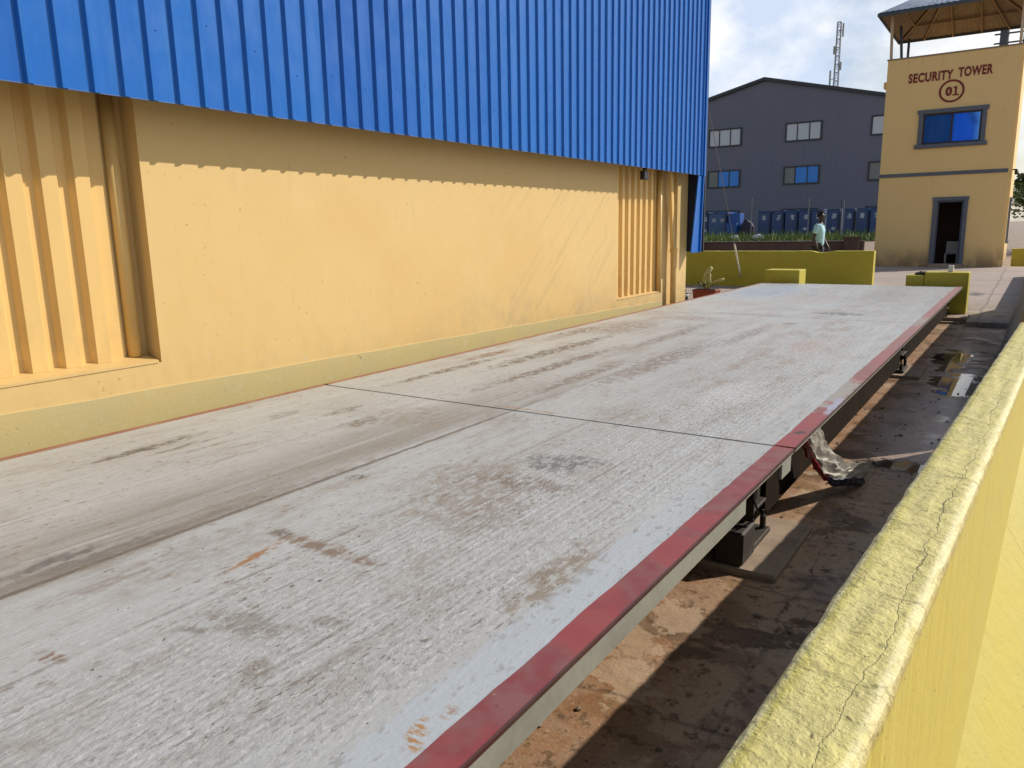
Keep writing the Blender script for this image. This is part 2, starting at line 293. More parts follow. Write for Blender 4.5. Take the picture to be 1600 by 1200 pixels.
# ---- jersey barrier yellow
def mk_barrier():
    m = Mat('yellow_barrier_paint', (.54, .45, .085), .6)
    X = m.xyz(); rough_n = m.noise(34, 6, .62); wob = m.noise(10, 6)
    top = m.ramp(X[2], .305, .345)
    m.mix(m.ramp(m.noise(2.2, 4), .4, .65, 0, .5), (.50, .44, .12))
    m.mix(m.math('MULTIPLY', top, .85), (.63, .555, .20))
    m.mix(m.math('MULTIPLY', top, m.ramp(m.noise(6, 5, scale=(2, .7, 1)), .42, .62, 0, .7)), (.54, .475, .18))
    m.mix(m.math('MULTIPLY', top, m.ramp(rough_n, .58, .70, 0, .4)), (.42, .35, .11))
    m.mix(m.ramp(m.noise(62, 2, .5, loc=(4, 4, 4)), .715, .74, 0, .9), (.17, .13, .05)); m.mix(m.math('MULTIPLY', top, m.ramp(m.noise(21, 3, .5, loc=(2, 9, 4)), .66, .70, 0, .55)), (.30, .25, .09))
    m.mix(m.math('MULTIPLY', top, m.math('MULTIPLY', m.ramp(m.noise(95, 3, loc=(1, 3, 2)), .60, .68), m.ramp(wob, .48, .60))), (.17, .13, .05))
    m.mix(m.math('MULTIPLY', top, m.ramp(m.math('ADD', X[0], m.math('MULTIPLY', m.math('SUBTRACT', wob, .5), .04)), .018, .042, .75, 0)), (.52, .46, .10))
    # bright worn arris on both top edges
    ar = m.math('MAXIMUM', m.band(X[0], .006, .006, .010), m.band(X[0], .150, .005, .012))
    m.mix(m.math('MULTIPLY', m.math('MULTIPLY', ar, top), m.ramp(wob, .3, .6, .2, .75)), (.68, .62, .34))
    # cracks along and across the top
    wl = m.noise(3.2, 8, .65, loc=(2, 2, 2))
    c1 = m.band(X[0], m.math('ADD', .112, m.math('MULTIPLY', m.math('SUBTRACT', wl, .5), .10)), .0006, .0016)
    m.mix(m.math('MULTIPLY', m.math('MULTIPLY', c1, top), m.ramp(m.noise(3.1, 4, loc=(5, 1, 1)), .46, .58, .0, .85)), (.17, .13, .045))
    c2 = m.band(X[0], m.math('ADD', .026, m.math('MULTIPLY', m.math('SUBTRACT', wl, .5), .02)), .0010, .002)
    m.mix(m.math('MULTIPLY', m.math('MULTIPLY', c2, top), m.ramp(m.noise(1.3, 3, loc=(1, 5, 1)), .5, .58, 0, .7)), (.22, .17, .05))
    cr_h = c1
    for yy, st in ((1.22, .6), (1.55, .75), (2.42, .7), (3.15, .5), (4.1, .5), (5.2, .5)):
        k = m.band(X[1], m.math('ADD', yy, m.math('MULTIPLY', m.math('SUBTRACT', wob, .5), .12)), .002, .006)
        m.mix(m.math('MULTIPLY', m.math('MULTIPLY', k, top), m.ramp(rough_n, .35, .6, 0, st)), (.20, .16, .06))
    # darker olive left side, hairlines and pits on the right face
    m.mix(m.math('MULTIPLY', m.ramp(X[0], -.004, .002, 1, 0), m.ramp(wob, .35, .6, .3, .8)), (.30, .29, .035))
    rf = m.ramp(X[0], .156, .158)
    m.mix(m.math('MULTIPLY', rf, m.ramp(m.noise(4, 6, scale=(1, 6, .6)), .58, .75, 0, .45)), (.40, .34, .09))
    m.mix(m.math('MULTIPLY', rf, m.ramp(m.noise(1.5, 4, scale=(1, 18, .5), loc=(3, 3, 3)), .66, .70, 0, .5)), (.34, .28, .06))
    tf = m.math('ADD', m.math('MULTIPLY', top, .8), .2); lump = m.noise(13, 3, .45, loc=(6, 6, 6)); m.bump(m.math('MULTIPLY', lump, tf), .6, .02); m.bump(m.math('MULTIPLY', rough_n, tf), .48, .010); m.bump(m.math('MULTIPLY', m.ramp(m.noise(44, 3, .6, loc=(9, 2, 2)), .40, .62), tf), .35, .004); m.bump(m.math('MULTIPLY', m.noise(150, 3), tf), .35, .003); m.bump(wob, .3, .01)
    inv = m.math('SUBTRACT', 1.0, m.math('MULTIPLY', c1, top)); m.bump(inv, .7, .004)
    return m.done()
M_bar = mk_barrier()
def mk_yellow2():
    m = Mat('yellow_block_paint', (.50, .42, .032), .6); w = m.noise(6, 6)
    m.mix(m.ramp(w, .4, .7, 0, .5), (.43, .34, .025)); m.mix(m.ramp(m.noise(2, 4), .45, .65, 0, .4), (.52, .47, .06))
    m.mix(m.ramp(m.noise(22, 4), .66, .73, 0, .8), (.20, .15, .05)); m.bump(m.noise(30, 5), .4, .006); return m.done()
M_y2 = mk_yellow2()

def mk_bar2():
    m = Mat('barrier_stain_and_shade', (.46, .39, .04), .65); w = m.noise(4, 6); X = m.xyz()
    m.mix(m.ramp(m.math('ADD', X[0], m.math('MULTIPLY', m.math('SUBTRACT', w, .5), .06)), -.03, .005, 1, 0), (.19, .145, .095))  # brown left face: shade away from the sun painted into the colour
    m.mix(m.ramp(m.noise(9, 5), .45, .65, 0, .5), (.16, .12, .06)); m.bump(m.noise(30, 5), .4, .006); return m.done()
M_bar2 = mk_bar2()
# ---- ground
def mk_ground():
    m = Mat('stained_wet_concrete', (.44, .285, .17), .7)
    X = m.xyz(); big = m.noise(.85, 5, loc=(3, 3, 0)); mid = m.noise(3.3, 6, .62); fine = m.noise(16, 6, .65); f2 = m.noise(60, 4, .6)
    near = m.ramp(X[1], 13.4, 14.4, 1, 0)
    m.mix(m.ramp(big, .38, .62, 0, .6), (.50, .345, .22))
    m.mix(m.ramp(mid, .49, .57, 0, .85), (.28, .165, .088))
    org = m.math('MULTIPLY', m.ramp(m.math('ADD', X[0], m.math('MULTIPLY', m.math('SUBTRACT', mid, .5), .7)), 3.02, 3.34, 1, 0), near)  # sunlit strip painted orange-brown, barrier-shaded side left paler as painted shadow fill
    m.mix(m.math('MULTIPLY', org, m.ramp(fine, .25, .6, .9, .6)), (.29, .13, .05))
    m.mix(m.math('MULTIPLY', org, m.ramp(m.noise(5, 5, loc=(7, 7, 0)), .48, .60, 0, .85)), (.36, .225, .135))
    m.mix(m.ramp(fine, .55, .62, 0, .75), (.13, .07, .033))
    m.mix(m.ramp(f2, .58, .70, 0, .6), (.10, .062, .04))
    m.mix(m.ramp(f2, .30, .40, .5, 0), (.55, .43, .32))
    m.mix(m.math('MULTIPLY', m.ramp(m.noise(2.2, 6, .66, loc=(11, 2, 0)), .53, .57), m.ramp(big, .3, .6, .3, .9)), (.13, .075, .038))
    m.mix(m.math('MULTIPLY', m.ramp(m.noise(3.1, 6, .66, loc=(1, 12, 0)), .56, .59), .6), (.54, .39, .26))
    # long crack between the slab and the barrier footing
    ck = m.band(X[0], m.math('ADD', 3.44, m.math('MULTIPLY', m.math('SUBTRACT', mid, .5), .18)), .003, .010)
    m.mix(m.math('MULTIPLY', m.math('MULTIPLY', ck, .55), m.ramp(fine, .35, .6)), (.03, .02, .016))
    for yy in (2.2, 3.3, 5.35):
        k = m.band(X[1], m.math('ADD', yy, m.math('MULTIPLY', m.math('SUBTRACT', mid, .5), .2)), .004, .012); m.mix(m.math('MULTIPLY', k, .4), (.035, .022, .018))
    # damp pinkish silt and standing water
    silt = m.ell(3.56, 7.0, .40, 1.5, mid); m.mix(m.math('MULTIPLY', silt, .8), (.36, .275, .235))
    pud = m.math('MAXIMUM', m.ell(3.60, 5.60, .30, .17, fine, 0, .25), m.math('MAXIMUM', m.ell(3.68, 8.9, .30, .75, mid, 0, .3), m.ell(3.5, 10.6, .22, 1.1, mid, 0, .3)))
    m.mix(m.math('MULTIPLY', pud, .85), (.05, .038, .030))
    dam = m.ramp(mid, .45, .62, .78, .42)
    dry = m.math('SUBTRACT', 1.0, pud, clamp=True)
    m.rough(m.math('ADD', m.math('MULTIPLY', dry, m.math('SUBTRACT', dam, m.math('MULTIPLY', silt, .36))), .04))
    hs = m.math('MULTIPLY', fine, dry); m.bump(hs, .55, .012); m.bump(m.math('MULTIPLY', f2, dry), .4, .004)
    # land farther off: pale dusty earth
    m.mix(m.ramp(X[1], 20, 26), (.30, .225, .165)); 
    return m.done()
M_ground = mk_ground()
def mk_pave():
    m = Mat('pale_concrete_pavement', (.40, .325, .285), .75); X = m.xyz(); mid = m.noise(1.2, 6, .6); fine = m.noise(9, 6)
    m.mix(m.ramp(mid, .4, .65, 0, .6), (.34, .275, .23)); m.mix(m.ramp(fine, .55, .72, 0, .5), (.25, .19, .15))
    m.mix(m.ramp(X[1], 16.5, 19.2, .55, 0), (.33, .26, .17))
    m.mix(m.math('MULTIPLY', m.ramp(X[1], 15.0, 18.5, 1, 0), m.ramp(m.noise(4, 6, loc=(2, 2, 0)), .45, .6, 0, .7)), (.20, .15, .105))
    for a, half in ((19.35, .03), (24.0, .02), (28.6, .03)):
        m.mix(m.math('MULTIPLY', m.band(X[1], m.math('ADD', a, m.math('MULTIPLY', m.math('SUBTRACT', mid, .5), .2)), half, .05), .75), (.13, .105, .095))
    for a in (3.58, .2, -3.2, 7):
        m.mix(m.math('MULTIPLY', m.band(X[0], m.math('ADD', a, m.math('MULTIPLY', m.math('SUBTRACT', mid, .5), .15)), .012, .02), .6), (.16, .13, .115))
    m.mix(m.ell(3.28, 19.35, .16, .5, fine), (.13, .11, .10))
    m.bump(fine, .35, .01); m.bump(m.noise(40, 4), .3, .004); return m.done()
M_pave = mk_pave()
M_conc = plain('pale_concrete', (.36, .27, .19), .8, 0, .5, 7, .4)
M_dark = plain('dark_interior', (.012, .011, .011), .8, 0, .2)
M_grey = None

# ------------------------------------------------------------------ mesh helper
class MB:
    def __init__(s): s.bm = bmesh.new()
    def box(s, x0, x1, y0, y1, z0, z1, bev=0.0, seg=1, mat=None):
        b = bmesh.new()
        vs = [b.verts.new((x, y, z)) for z in (z0, z1) for y in (y0, y1) for x in (x0, x1)]
        for f in ((0, 2, 3, 1), (4, 5, 7, 6), (0, 1, 5, 4), (2, 6, 7, 3), (0, 4, 6, 2), (1, 3, 7, 5)): b.faces.new([vs[i] for i in f])
        if bev: bmesh.ops.bevel(b, geom=list(b.edges), offset=bev, segments=seg, profile=.5, affect='EDGES')
        s.add(b, mat); return s
    def add(s, b, mat=None):
        if mat: bmesh.ops.transform(b, matrix=mat, verts=b.verts)
        me = bpy.data.meshes.new('tmp'); b.to_mesh(me); b.free(); s.bm.from_mesh(me); bpy.data.meshes.remove(me)
    def prism(s, pts, axis, a, b_):   # polygon pts in the other two axes, extruded along axis from a to b_
        def P(p, v): return {'x': (v, p[0], p[1]), 'y': (p[0], v, p[1]), 'z': (p[0], p[1], v)}[axis]
        b = bmesh.new(); A = [b.verts.new(P(p, a)) for p in pts]; B = [b.verts.new(P(p, b_)) for p in pts]; n = len(pts)
        b.faces.new(A[::-1]); b.faces.new(B)
        for i in range(n): b.faces.new((A[i], A[(i+1) % n], B[(i+1) % n], B[i]))
        bmesh.ops.recalc_face_normals(b, faces=b.faces); s.add(b); return s
    def tube(s, pts, r, n=8, cap=True):
        b = bmesh.new(); pts = [Vector(p) for p in pts]; rr = r if isinstance(r, (list, tuple)) else [r]*len(pts); rings = []; ref = None
        for i, p in enumerate(pts):
            d = (pts[min(i+1, len(pts)-1)]-pts[max(i-1, 0)]).normalized()
            if ref is None: ref = Vector((1, 0, 0)) if abs(d.x) < .8 else Vector((0, 1, 0))
            u = (ref-d*ref.dot(d)).normalized(); v = d.cross(u); ref = u
            rings.append([b.verts.new(p+rr[i]*(math.cos(2*math.pi*k/n)*u+math.sin(2*math.pi*k/n)*v)) for k in range(n)])
        for i in range(len(rings)-1):
            for k in range(n): b.faces.new((rings[i][k], rings[i][(k+1) % n], rings[i+1][(k+1) % n], rings[i+1][k]))
        if cap: b.faces.new(rings[0][::-1]); b.faces.new(rings[-1])
        s.add(b); return s
    def bar(s, p, q, w, h):     # rectangular bar between two points
        p, q = Vector(p), Vector(q); d = (q-p); L = d.length; d.normalize()
        ref = Vector((0, 0, 1)) if abs(d.z) < .9 else Vector((1, 0, 0)); u = d.cross(ref).normalized(); v = u.cross(d)
        M = Matrix(((u.x, d.x, v.x, p.x), (u.y, d.y, v.y, p.y), (u.z, d.z, v.z, p.z), (0, 0, 0, 1)))
        return s.box(-w/2, w/2, 0, L, -h/2, h/2, mat=M)
    def lathe(s, prof, c=(0, 0, 0), n=20):
        b = bmesh.new(); rings = []
        for r, z in prof: rings.append([b.verts.new((c[0]+r*math.cos(2*math.pi*k/n), c[1]+r*math.sin(2*math.pi*k/n), c[2]+z)) for k in range(n)])
        for i in range(len(rings)-1):
            for k in range(n): b.faces.new((rings[i][k], rings[i][(k+1) % n], rings[i+1][(k+1) % n], rings[i+1][k]))
        if prof[0][0] > .001: b.faces.new(rings[0][::-1])
        if prof[-1][0] > .001: b.faces.new(rings[-1])
        s.add(b); return s
    def face(s, pts): s.bm.faces.new([s.bm.verts.new(p) for p in pts]); return s
    def build(s, name, m, parent=None, loc=(0, 0, 0), rot=(0, 0, 0), smooth=False):
        me = bpy.data.meshes.new(name); s.bm.to_mesh(me); s.bm.free()
        o = bpy.data.objects.new(name, me); COL.objects.link(o)
        if m: me.materials.append(m)
        if smooth:
            for p in me.polygons: p.use_smooth = True
        o.location = loc; o.rotation_euler = rot
        if parent: o.parent = parent; o.matrix_parent_inverse = Matrix.Identity(4)
        return o

def tag(o, label=None, cat=None, group=None, kind=None):
    if label: o['label'] = label
    if cat: o['category'] = cat
    if group: o['group'] = group
    if kind: o['kind'] = kind
    return o
def thing(name, label, cat, group=None, loc=(0, 0, 0)):
    o = bpy.data.objects.new(name, None); COL.objects.link(o); o.location = loc; o.empty_display_size = .2
    return tag(o, label, cat, group)

# ------------------------------------------------------------------ ground and pavement
def ground():
    b = bmesh.new()
    xs = [-900, -300, -120, -60, -30, -12, -4, 0, 2.6, 3.0, 3.3, 3.6, 3.9, 4.3, 8, 20, 60, 200, 900]
    ys = [-300, -60, -12, -3] + [i*.5 for i in range(0, 31)] + [17, 20, 24, 28, 34, 42, 50, 56, 62, 75, 100, 160, 300, 900, 2000]
    def z(x, y):
        base = -.56
        if 0 <= y <= 15 and 2.5 < x < 4.4: base += noise.noise(Vector((x*1.7, y*.9, 0)))*.012
        if x > 4.2 and y < 13: base = -1.5 if y < 8 else -1.5+.94*(y-8)/5
        t = min(1, max(0, (y-32)/26)); t = t*t*(3-2*t)
        return base + (.63)*t
    V = [[b.verts.new((x, y, z(x, y))) for x in xs] for y in ys]
    for j in range(len(ys)-1):
        for i in range(len(xs)-1): b.faces.new((V[j][i], V[j][i+1], V[j+1][i+1], V[j+1][i]))
    m = MB(); m.add(b); tag(m.build('ground', M_ground, smooth=True), kind='structure')
    m = MB(); m.box(-9, 14, 14.95, 31.6, -.75, -.475, .012); m.box(3.43, 14, 13.9, 14.949, -.75, -.477)
    tag(m.build('pavement', M_pave), kind='structure')
ground()

# ------------------------------------------------------------------ big blue and yellow building
XW = -.29
B = thing('industrial_building', 'long building with blue ribbed cladding above a yellow wall beside the weighbridge', 'building')
def corr(y0, y1, z0, z1, xb, pitch, h, top, base, phase=0.0):   # ribs stand out toward +x, sheet with thickness
    prof = []; y = y0
    k = 0
    prof.append((y0, 0))
    c = y0 + phase
    while c + base/2 < y1:
        if c - base/2 > y0: prof += [(c-base/2, 0), (c-top/2, h), (c+top/2, h), (c+base/2, 0)]
        c += pitch
    prof.append((y1, 0))
    b = bmesh.new()
    A = [b.verts.new((xb+x, y, z0)) for y, x in prof]; Bv = [b.verts.new((xb+x, y, z1)) for y, x in prof]
    A2 = [b.verts.new((xb+x-.006, y, z0)) for y, x in prof]; B2 = [b.verts.new((xb+x-.006, y, z1)) for y, x in prof]
    n = len(prof)
    for i in range(n-1):
        b.faces.new((A[i], A[i+1], Bv[i+1], Bv[i])); b.faces.new((A2[i+1], A2[i], B2[i], B2[i+1]))
        b.faces.new((A[i+1], A[i], A2[i], A2[i+1])); b.faces.new((Bv[i], Bv[i+1], B2[i+1], B2[i]))
    m = MB(); m.add(b); return m
def building():
    # masonry: main panel, sills under the two corrugated bays, end pier
    m = MB()
    m.box(XW-.25, XW, 2.68, 9.10, -.56, 1.93)
    m.box(XW-.25, XW, -5, 2.68, -.56, .30)
    m.box(XW-.25, XW, 9.10, 10.62, -.56, .135)
    m.box(XW-.25, XW-.06, 10.42, 11.12, .135, 1.93)
    m.box(XW-.25, XW, 11.12, 11.55, -.56, 1.93, .012)
    m.box(XW-.25, XW-.06, 10.62, 11.12, -.56, .135)
    m.box(XW-.25, XW-.15, -5, 2.68, .30, 1.93); m.box(XW-.25, XW-.12, 9.10, 10.42, .135, 1.93)
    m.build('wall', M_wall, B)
    # sloping sills
    m = MB(); m.prism([(XW-.15, .30), (XW+.006, .30), (XW+.006, .315), (XW-.15, .345)], 'y', -5, 2.66)
    m.build('sill', M_wall, B)
    m = MB(); m.prism([(XW-.12, .137), (XW+.006, .137), (XW+.006, .147), (XW-.12, .17)], 'y', 9.12, 10.62)
    m.build('sill', M_wall, B)
    corr(-5, 2.53, .335, 1.95, XW-.135, .182, .042, .085, .13, phase=.10).build('corrugated_panel', M_sheet, B)
    corr(9.12, 10.42, .16, 1.95, XW-.105, .185, .05, .07, .115, phase=.09).build('corrugated_panel', M_sheet, B)
    # pale sloping plinth in front of the wall foot
    m = MB()
    b = bmesh.new(); ring = []
    for y in [-5+i*.4 for i in range(40)]:
        if y > 10.62: break
        zt = .19 - .0175*max(y, -2) + .006*math.sin(y*5.1)*.6
        ring.append([b.verts.new(v) for v in ((XW, y, -.56), (XW+.007, y, -.56), (XW+.007, y, zt-.002), (XW+.006, y, zt), (XW, y, zt))])
    for i in range(len(ring)-1):
        for k in range(4): b.faces.new((ring[i][k], ring[i][k+1], ring[i+1][k+1], ring[i+1][k]))
    b.faces.new(ring[-1]); b.faces.new(ring[0][::-1]); bmesh.ops.recalc_face_normals(b, faces=b.faces)
    m.add(b); m.build('plinth', M_plinth, B)
    # downpipe on the end bay
    m = MB()
    m.prism([(10.70, 1.95), (10.78, 1.95), (10.955, .78), (10.955, .74), (10.90, .74), (10.86, .80)], 'x', XW+.005, XW+.055)
    m.tube([(XW+.035, 10.93, .80), (XW+.035, 10.94, .72), (XW+.035, 10.95, .3), (XW+.035, 10.97, -.5)], [.040, .048, .048, .048], 14)
    m.tube([(XW+.035, 10.932, .76), (XW+.035, 10.936, .70)], [.056, .056], 14)
    m.build('downpipe', M_sheet, B, smooth=False)
    m = MB(); m.tube([(XW-.02, 10.50, 1.93), (XW-.02, 10.52, .14)], .035, 10); m.build('conduit', M_sheet, B, smooth=True)
    m = MB(); m.tube([(XW-.135, 2.59, 1.93), (XW-.135, 2.59, .34)], .042, 14); m.build('conduit', M_sheet, B, smooth=True)
    # blue cladding with ribs that stand out
    corr(-6, 11.34, 1.815, 8.2, -.002, .1635, .020, .024, .048, phase=.132).build('cladding', M_blue, B)
    m = MB(); m.box(-.012, -.0005, -6, 11.34, 1.8135, 1.8175); m.build('drip_edge', plain('pale_blue_edge', (.08, .15, .34), .5, 0, .3), B)
    m = MB(); m.box(-.03, .036, 11.34, 11.40, 1.80, 8.2, .004); m.build('corner_trim', M_blue, B)
    # hanging flashing of the gable end
    m = MB(); m.prism([(11.20, 1.806), (11.37, 1.806), (11.305, .69), (10.97, .69)], 'x', -.012, .004)
    m.prism([(11.34, 1.80), (11.37, 1.80), (11.305, .69), (11.28, .69)], 'x', .004, .03)
    m.build('hanging_flashing', M_blue, B)
    m = MB(); m.box(-14, -.03, 11.56, 11.60, .69, 8.2); m.build('gable_panel', plain('panel_painted_shade', (.006, .010, .028), .7, 0, .3), B)  # blue gable cladding, its shade put in as a near-black colour
    m = MB(); m.box(-.285, -.014, -6, 11.55, 1.96, 2.0); m.box(-.285, -.02, 11.36, 11.55, 2.0, 2.3); m.build('soffit', M_steel, B)
    m = MB(); m.prism([(-14, 8.2), (.2, 8.2), (.2, 8.3), (-7, 10), (-14, 8.3)], 'y', -6.2, 11.7); m.build('roof', M_blue, B)
    m = MB(); m.box(-14, -13.9, -6, 11.56, -.56, 8.2); m.box(-14, -.03, -6.05, -6, -.56, 8.2); m.box(-13.9, XW-.25, 11.50, 11.555, -.56, .69); m.build('rear_wall', M_wall, B)
    # screw heads with drip marks on the nearest sheets
    m = MB()
    for k in range(40):
        y = -.9+.327*k; 
        for z in (2.08+.22*random.random(), 3.2):
            if y < 11.2: m.lathe([(.009, 0), (.009, .004), (.005, .007), (0.0005, .0075)], (0, 0, 0), 8) if False else None
            if y < 11.2:
                b = bmesh.new(); bmesh.ops.create_uvsphere(b, u_segments=8, v_segments=5, radius=.0035)
                m.add(b, Matrix.Translation((.001, y+random.uniform(-.01, .01), z+random.uniform(-.02, .02))))
    o = m.build('screw', plain('screw_metal', (.05, .17, .46), .4, .0), B); o['kind'] = 'stuff'
building()
fl = thing('floodlight', 'small black floodlight hanging under the blue cladding over the far ribbed bay', 'floodlight', loc=(-.13, 9.56, 1.75))
M_blk = plain('black_plastic', (.012, .012, .014), .5, 0, .2)
MB().box(-.03, .03, -.075, .075, -.065, .05, .008, 2).build('housing', M_blk, fl)
MB().box(-.02, .03, -.02, .02, .06, .21).build('bracket', M_blk, fl)
MB().box(.0305, .034, -.06, .06, -.05, .04).build('lens', plain('dark_lens', (.012, .012, .014), .3, 0, .1), fl)

# ------------------------------------------------------------------ weighbridge
WB = thing('weighbridge', 'long steel weighbridge with worn pale grey deck and red painted edges', 'weighbridge')
mods = [(-1.80, 3.707), (3.728, 9.244), (9.256, 14.77)]
def grid_plate(x0, x1, y0, y1, z0, z1, nx, ny, amp=.0014):
    b = bmesh.new()
    V = [[b.verts.new((x0+(x1-x0)*i/nx, y0+(y1-y0)*j/ny, z1+amp*noise.noise(Vector((i*9.1/nx, j*5.3/ny+y0, 1.3))))) for i in range(nx+1)] for j in range(ny+1)]
    for j in range(ny):
        for i in range(nx): b.faces.new((V[j][i], V[j][i+1], V[j+1][i+1], V[j+1][i]))
    ed = [V[0][i] for i in range(nx+1)] + [V[j][nx] for j in range(1, ny+1)] + [V[ny][i] for i in range(nx-1, -1, -1)] + [V[j][0] for j in range(ny-1, 0, -1)]
    lo = [b.verts.new((v.co.x, v.co.y, z0)) for v in ed]; n = len(ed)
    for i in range(n): b.faces.new((lo[i], lo[(i+1) % n], ed[(i+1) % n], ed[i]))
    b.faces.new(lo[::-1]); m = MB(); m.add(b); return m
def ragged(n, x0, x1, y0, y1, rag):   # painted edge strip whose inner border is uneven
    b = bmesh.new(); L = []
    for j in range(n+1):
        y = y0+(y1-y0)*j/n; w = rag*(noise.noise(Vector((y*3.1, 2.2, 0)))+.6*noise.noise(Vector((y*13, 5.2, 0))))
        L.append([b.verts.new(p) for p in ((x0+w, y, .0005), (x0+w+.002, y, .0028), (x1-.0005, y, .0026), (x1, y, .0024), (x1, y, -.010))])
    for j in range(n):
        for k in range(4): b.faces.new((L[j][k], L[j][k+1], L[j+1][k+1], L[j+1][k]))
    b.faces.new(L[0][::-1]); b.faces.new(L[-1]); m = MB(); m.add(b); return m
for y0, y1 in mods:
    grid_plate(0.045, 3.292, y0, y1, -.012, 0, 40, 80).build('deck_plate', M_deck, WB, smooth=False)
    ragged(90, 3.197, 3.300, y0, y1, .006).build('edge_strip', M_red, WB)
    MB().box(0, .044, y0, y1, -.012, .004, .001).build('edge_strip', M_redl, WB)
    m = MB()
    if y0 < 0:
        m.box(3.284, 3.297, y0+.006, 2.95, -.082, -.0125); m.box(3.20, 3.284, y0+.006, 2.95, -.082, -.074); m.box(3.284, 3.297, 2.95, y1-.006, -.020, -.0125); m.box(3.284, 3.297, 3.50, 3.66, -.095, -.0202)
    else: m.box(3.284, 3.297, y0+.006, y1-.006, -.022, -.0125)
    m.build('edge_channel', M_lip, WB)
    if y0 > 0:
        m = MB(); m.box(3.09, 3.11, y0+.22, y1-.22, -.425, -.014); m.box(3.02, 3.12, y0+.22, y1-.22, -.440, -.425); m.build('side_girder', M_girder, WB)
    for x in (.35, 1.15, 1.95, 2.75):
        m = MB(); m.box(x-.006, x+.006, y0+.08, y1-.08, -.332, -.0135); m.box(x-.09, x+.09, y0+.08, y1-.08, -.345, -.332)
        m.build('longitudinal_beam', M_steel, WB)
    for y in (y0+.04, y1-.04):
        m = MB(); m.box(.06, 3.12, y-.03, y+.03, -.30, -.0128); m.build('cross_beam', M_steel, WB)
    for i in range(1, 5):
        y = y0+(y1-y0)*i/5
        m = MB(); m.prism([(2.842, -.014), (3.20, -.014), (3.20, -.05), (2.842, -.25)], 'y', y-.006, y+.006); m.build('stiffener', M_steel, WB)
for y in (-1.806, 3.718, 9.25, 14.6):
    for x in (.18, 3.02):
        m = MB()
        m.box(x-.11, x+.11, y-.17, y+.17, -.352, -.333, .004); m.lathe([(.075, -.50), (.08, -.47), (.05, -.42), (.05, -.37), (.065, -.353)], (x, y, 0), 16)
        m.box(x-.13, x+.13, y-.20, y+.20, -.529, -.50, .004)
        for dy in (-.16, .16): m.lathe([(.016, -.50), (.016, -.43), (.008, -.428), (.008, -.40), (.0005, -.399)], (x+.1, y+dy, 0), 8)
        m.build('load_cell_foot', M_rust, WB)
m = MB(); m.box(3.02, 3.16, 3.40, 3.60, -.529, -.36, .01); m.box(3.05, 3.06, 3.50, 3.78, -.36, -.09); m.box(3.06, 3.17, 3.52, 3.535, -.34, -.05); m.tube([(3.17, 3.40, -.1), (3.19, 3.52, -.28), (3.12, 3.66, -.42)], .006, 6)
m.build('cable_bracket', M_rust, WB)
lab = ('concrete footing under the near joint of the weighbridge', 'concrete footing under the far joint of the weighbridge', 'concrete footing under the far end of the weighbridge')
for (y, l) in zip((3.72, 9.25, 14.55), lab):
    o = MB().box(2.50, 3.32, y-.34, y+.42, -.62, -.530, .012).build('concrete_footing', M_conc); tag(o, l, 'footing', 'footings under the weighbridge')
# end blocks
def block(l, xa, xb, ya, yb, z, step, foot):
    m = MB()
    m.box(xa+.001, xb, ya, yb, foot, z, .012, 2)
    if step: m.box(xa-step, xa, ya+.03, yb-.02, foot, z-.055, .015, 2)
    o = m.build('end_block', M_y2); return tag(o, l, 'concrete block', 'yellow end blocks of the weighbridge')
block('low yellow concrete block at left corner of deck end, before the long yellow wall', -.02, .63, 14.92, 15.42, .235, 0, -.56)
block('stepped yellow concrete block at right corner of the deck end', 2.70, 3.36, 14.96, 15.40, .225, .29, -.475)
o = MB().box(2.42, 3.40, 14.35, 14.94, -.70, -.472, .012).build('concrete_sill', M_conc); tag(o, 'pale concrete ledge on the ground at the far right end of the weighbridge', 'concrete ledge')
o = MB().box(3.035, 3.115, 15.12, 15.22, .2255, .335, .008, 2).build('concrete_chunk', plain('white_block', (.72, .70, .66), .7)); tag(o, 'small white block standing on the stepped yellow end block', 'block')
b = bmesh.new(); bmesh.ops.create_icosphere(b, subdivisions=3, radius=1)
for v in b.verts: v.co = Vector((v.co.x*.11, v.co.y*.09, max(-.2, v.co.z)*.045))*(1+.35*noise.noise(v.co*2.2))
m = MB(); m.add(b, Matrix.Translation((2.64, 15.16, .185))); m.add(bmesh.new()); o = m.build('dark_rag', plain('dark_cloth', (.03, .03, .028), .9)); tag(o, 'dark crumpled rag lying on the lower step of the stepped yellow end block', 'rag')

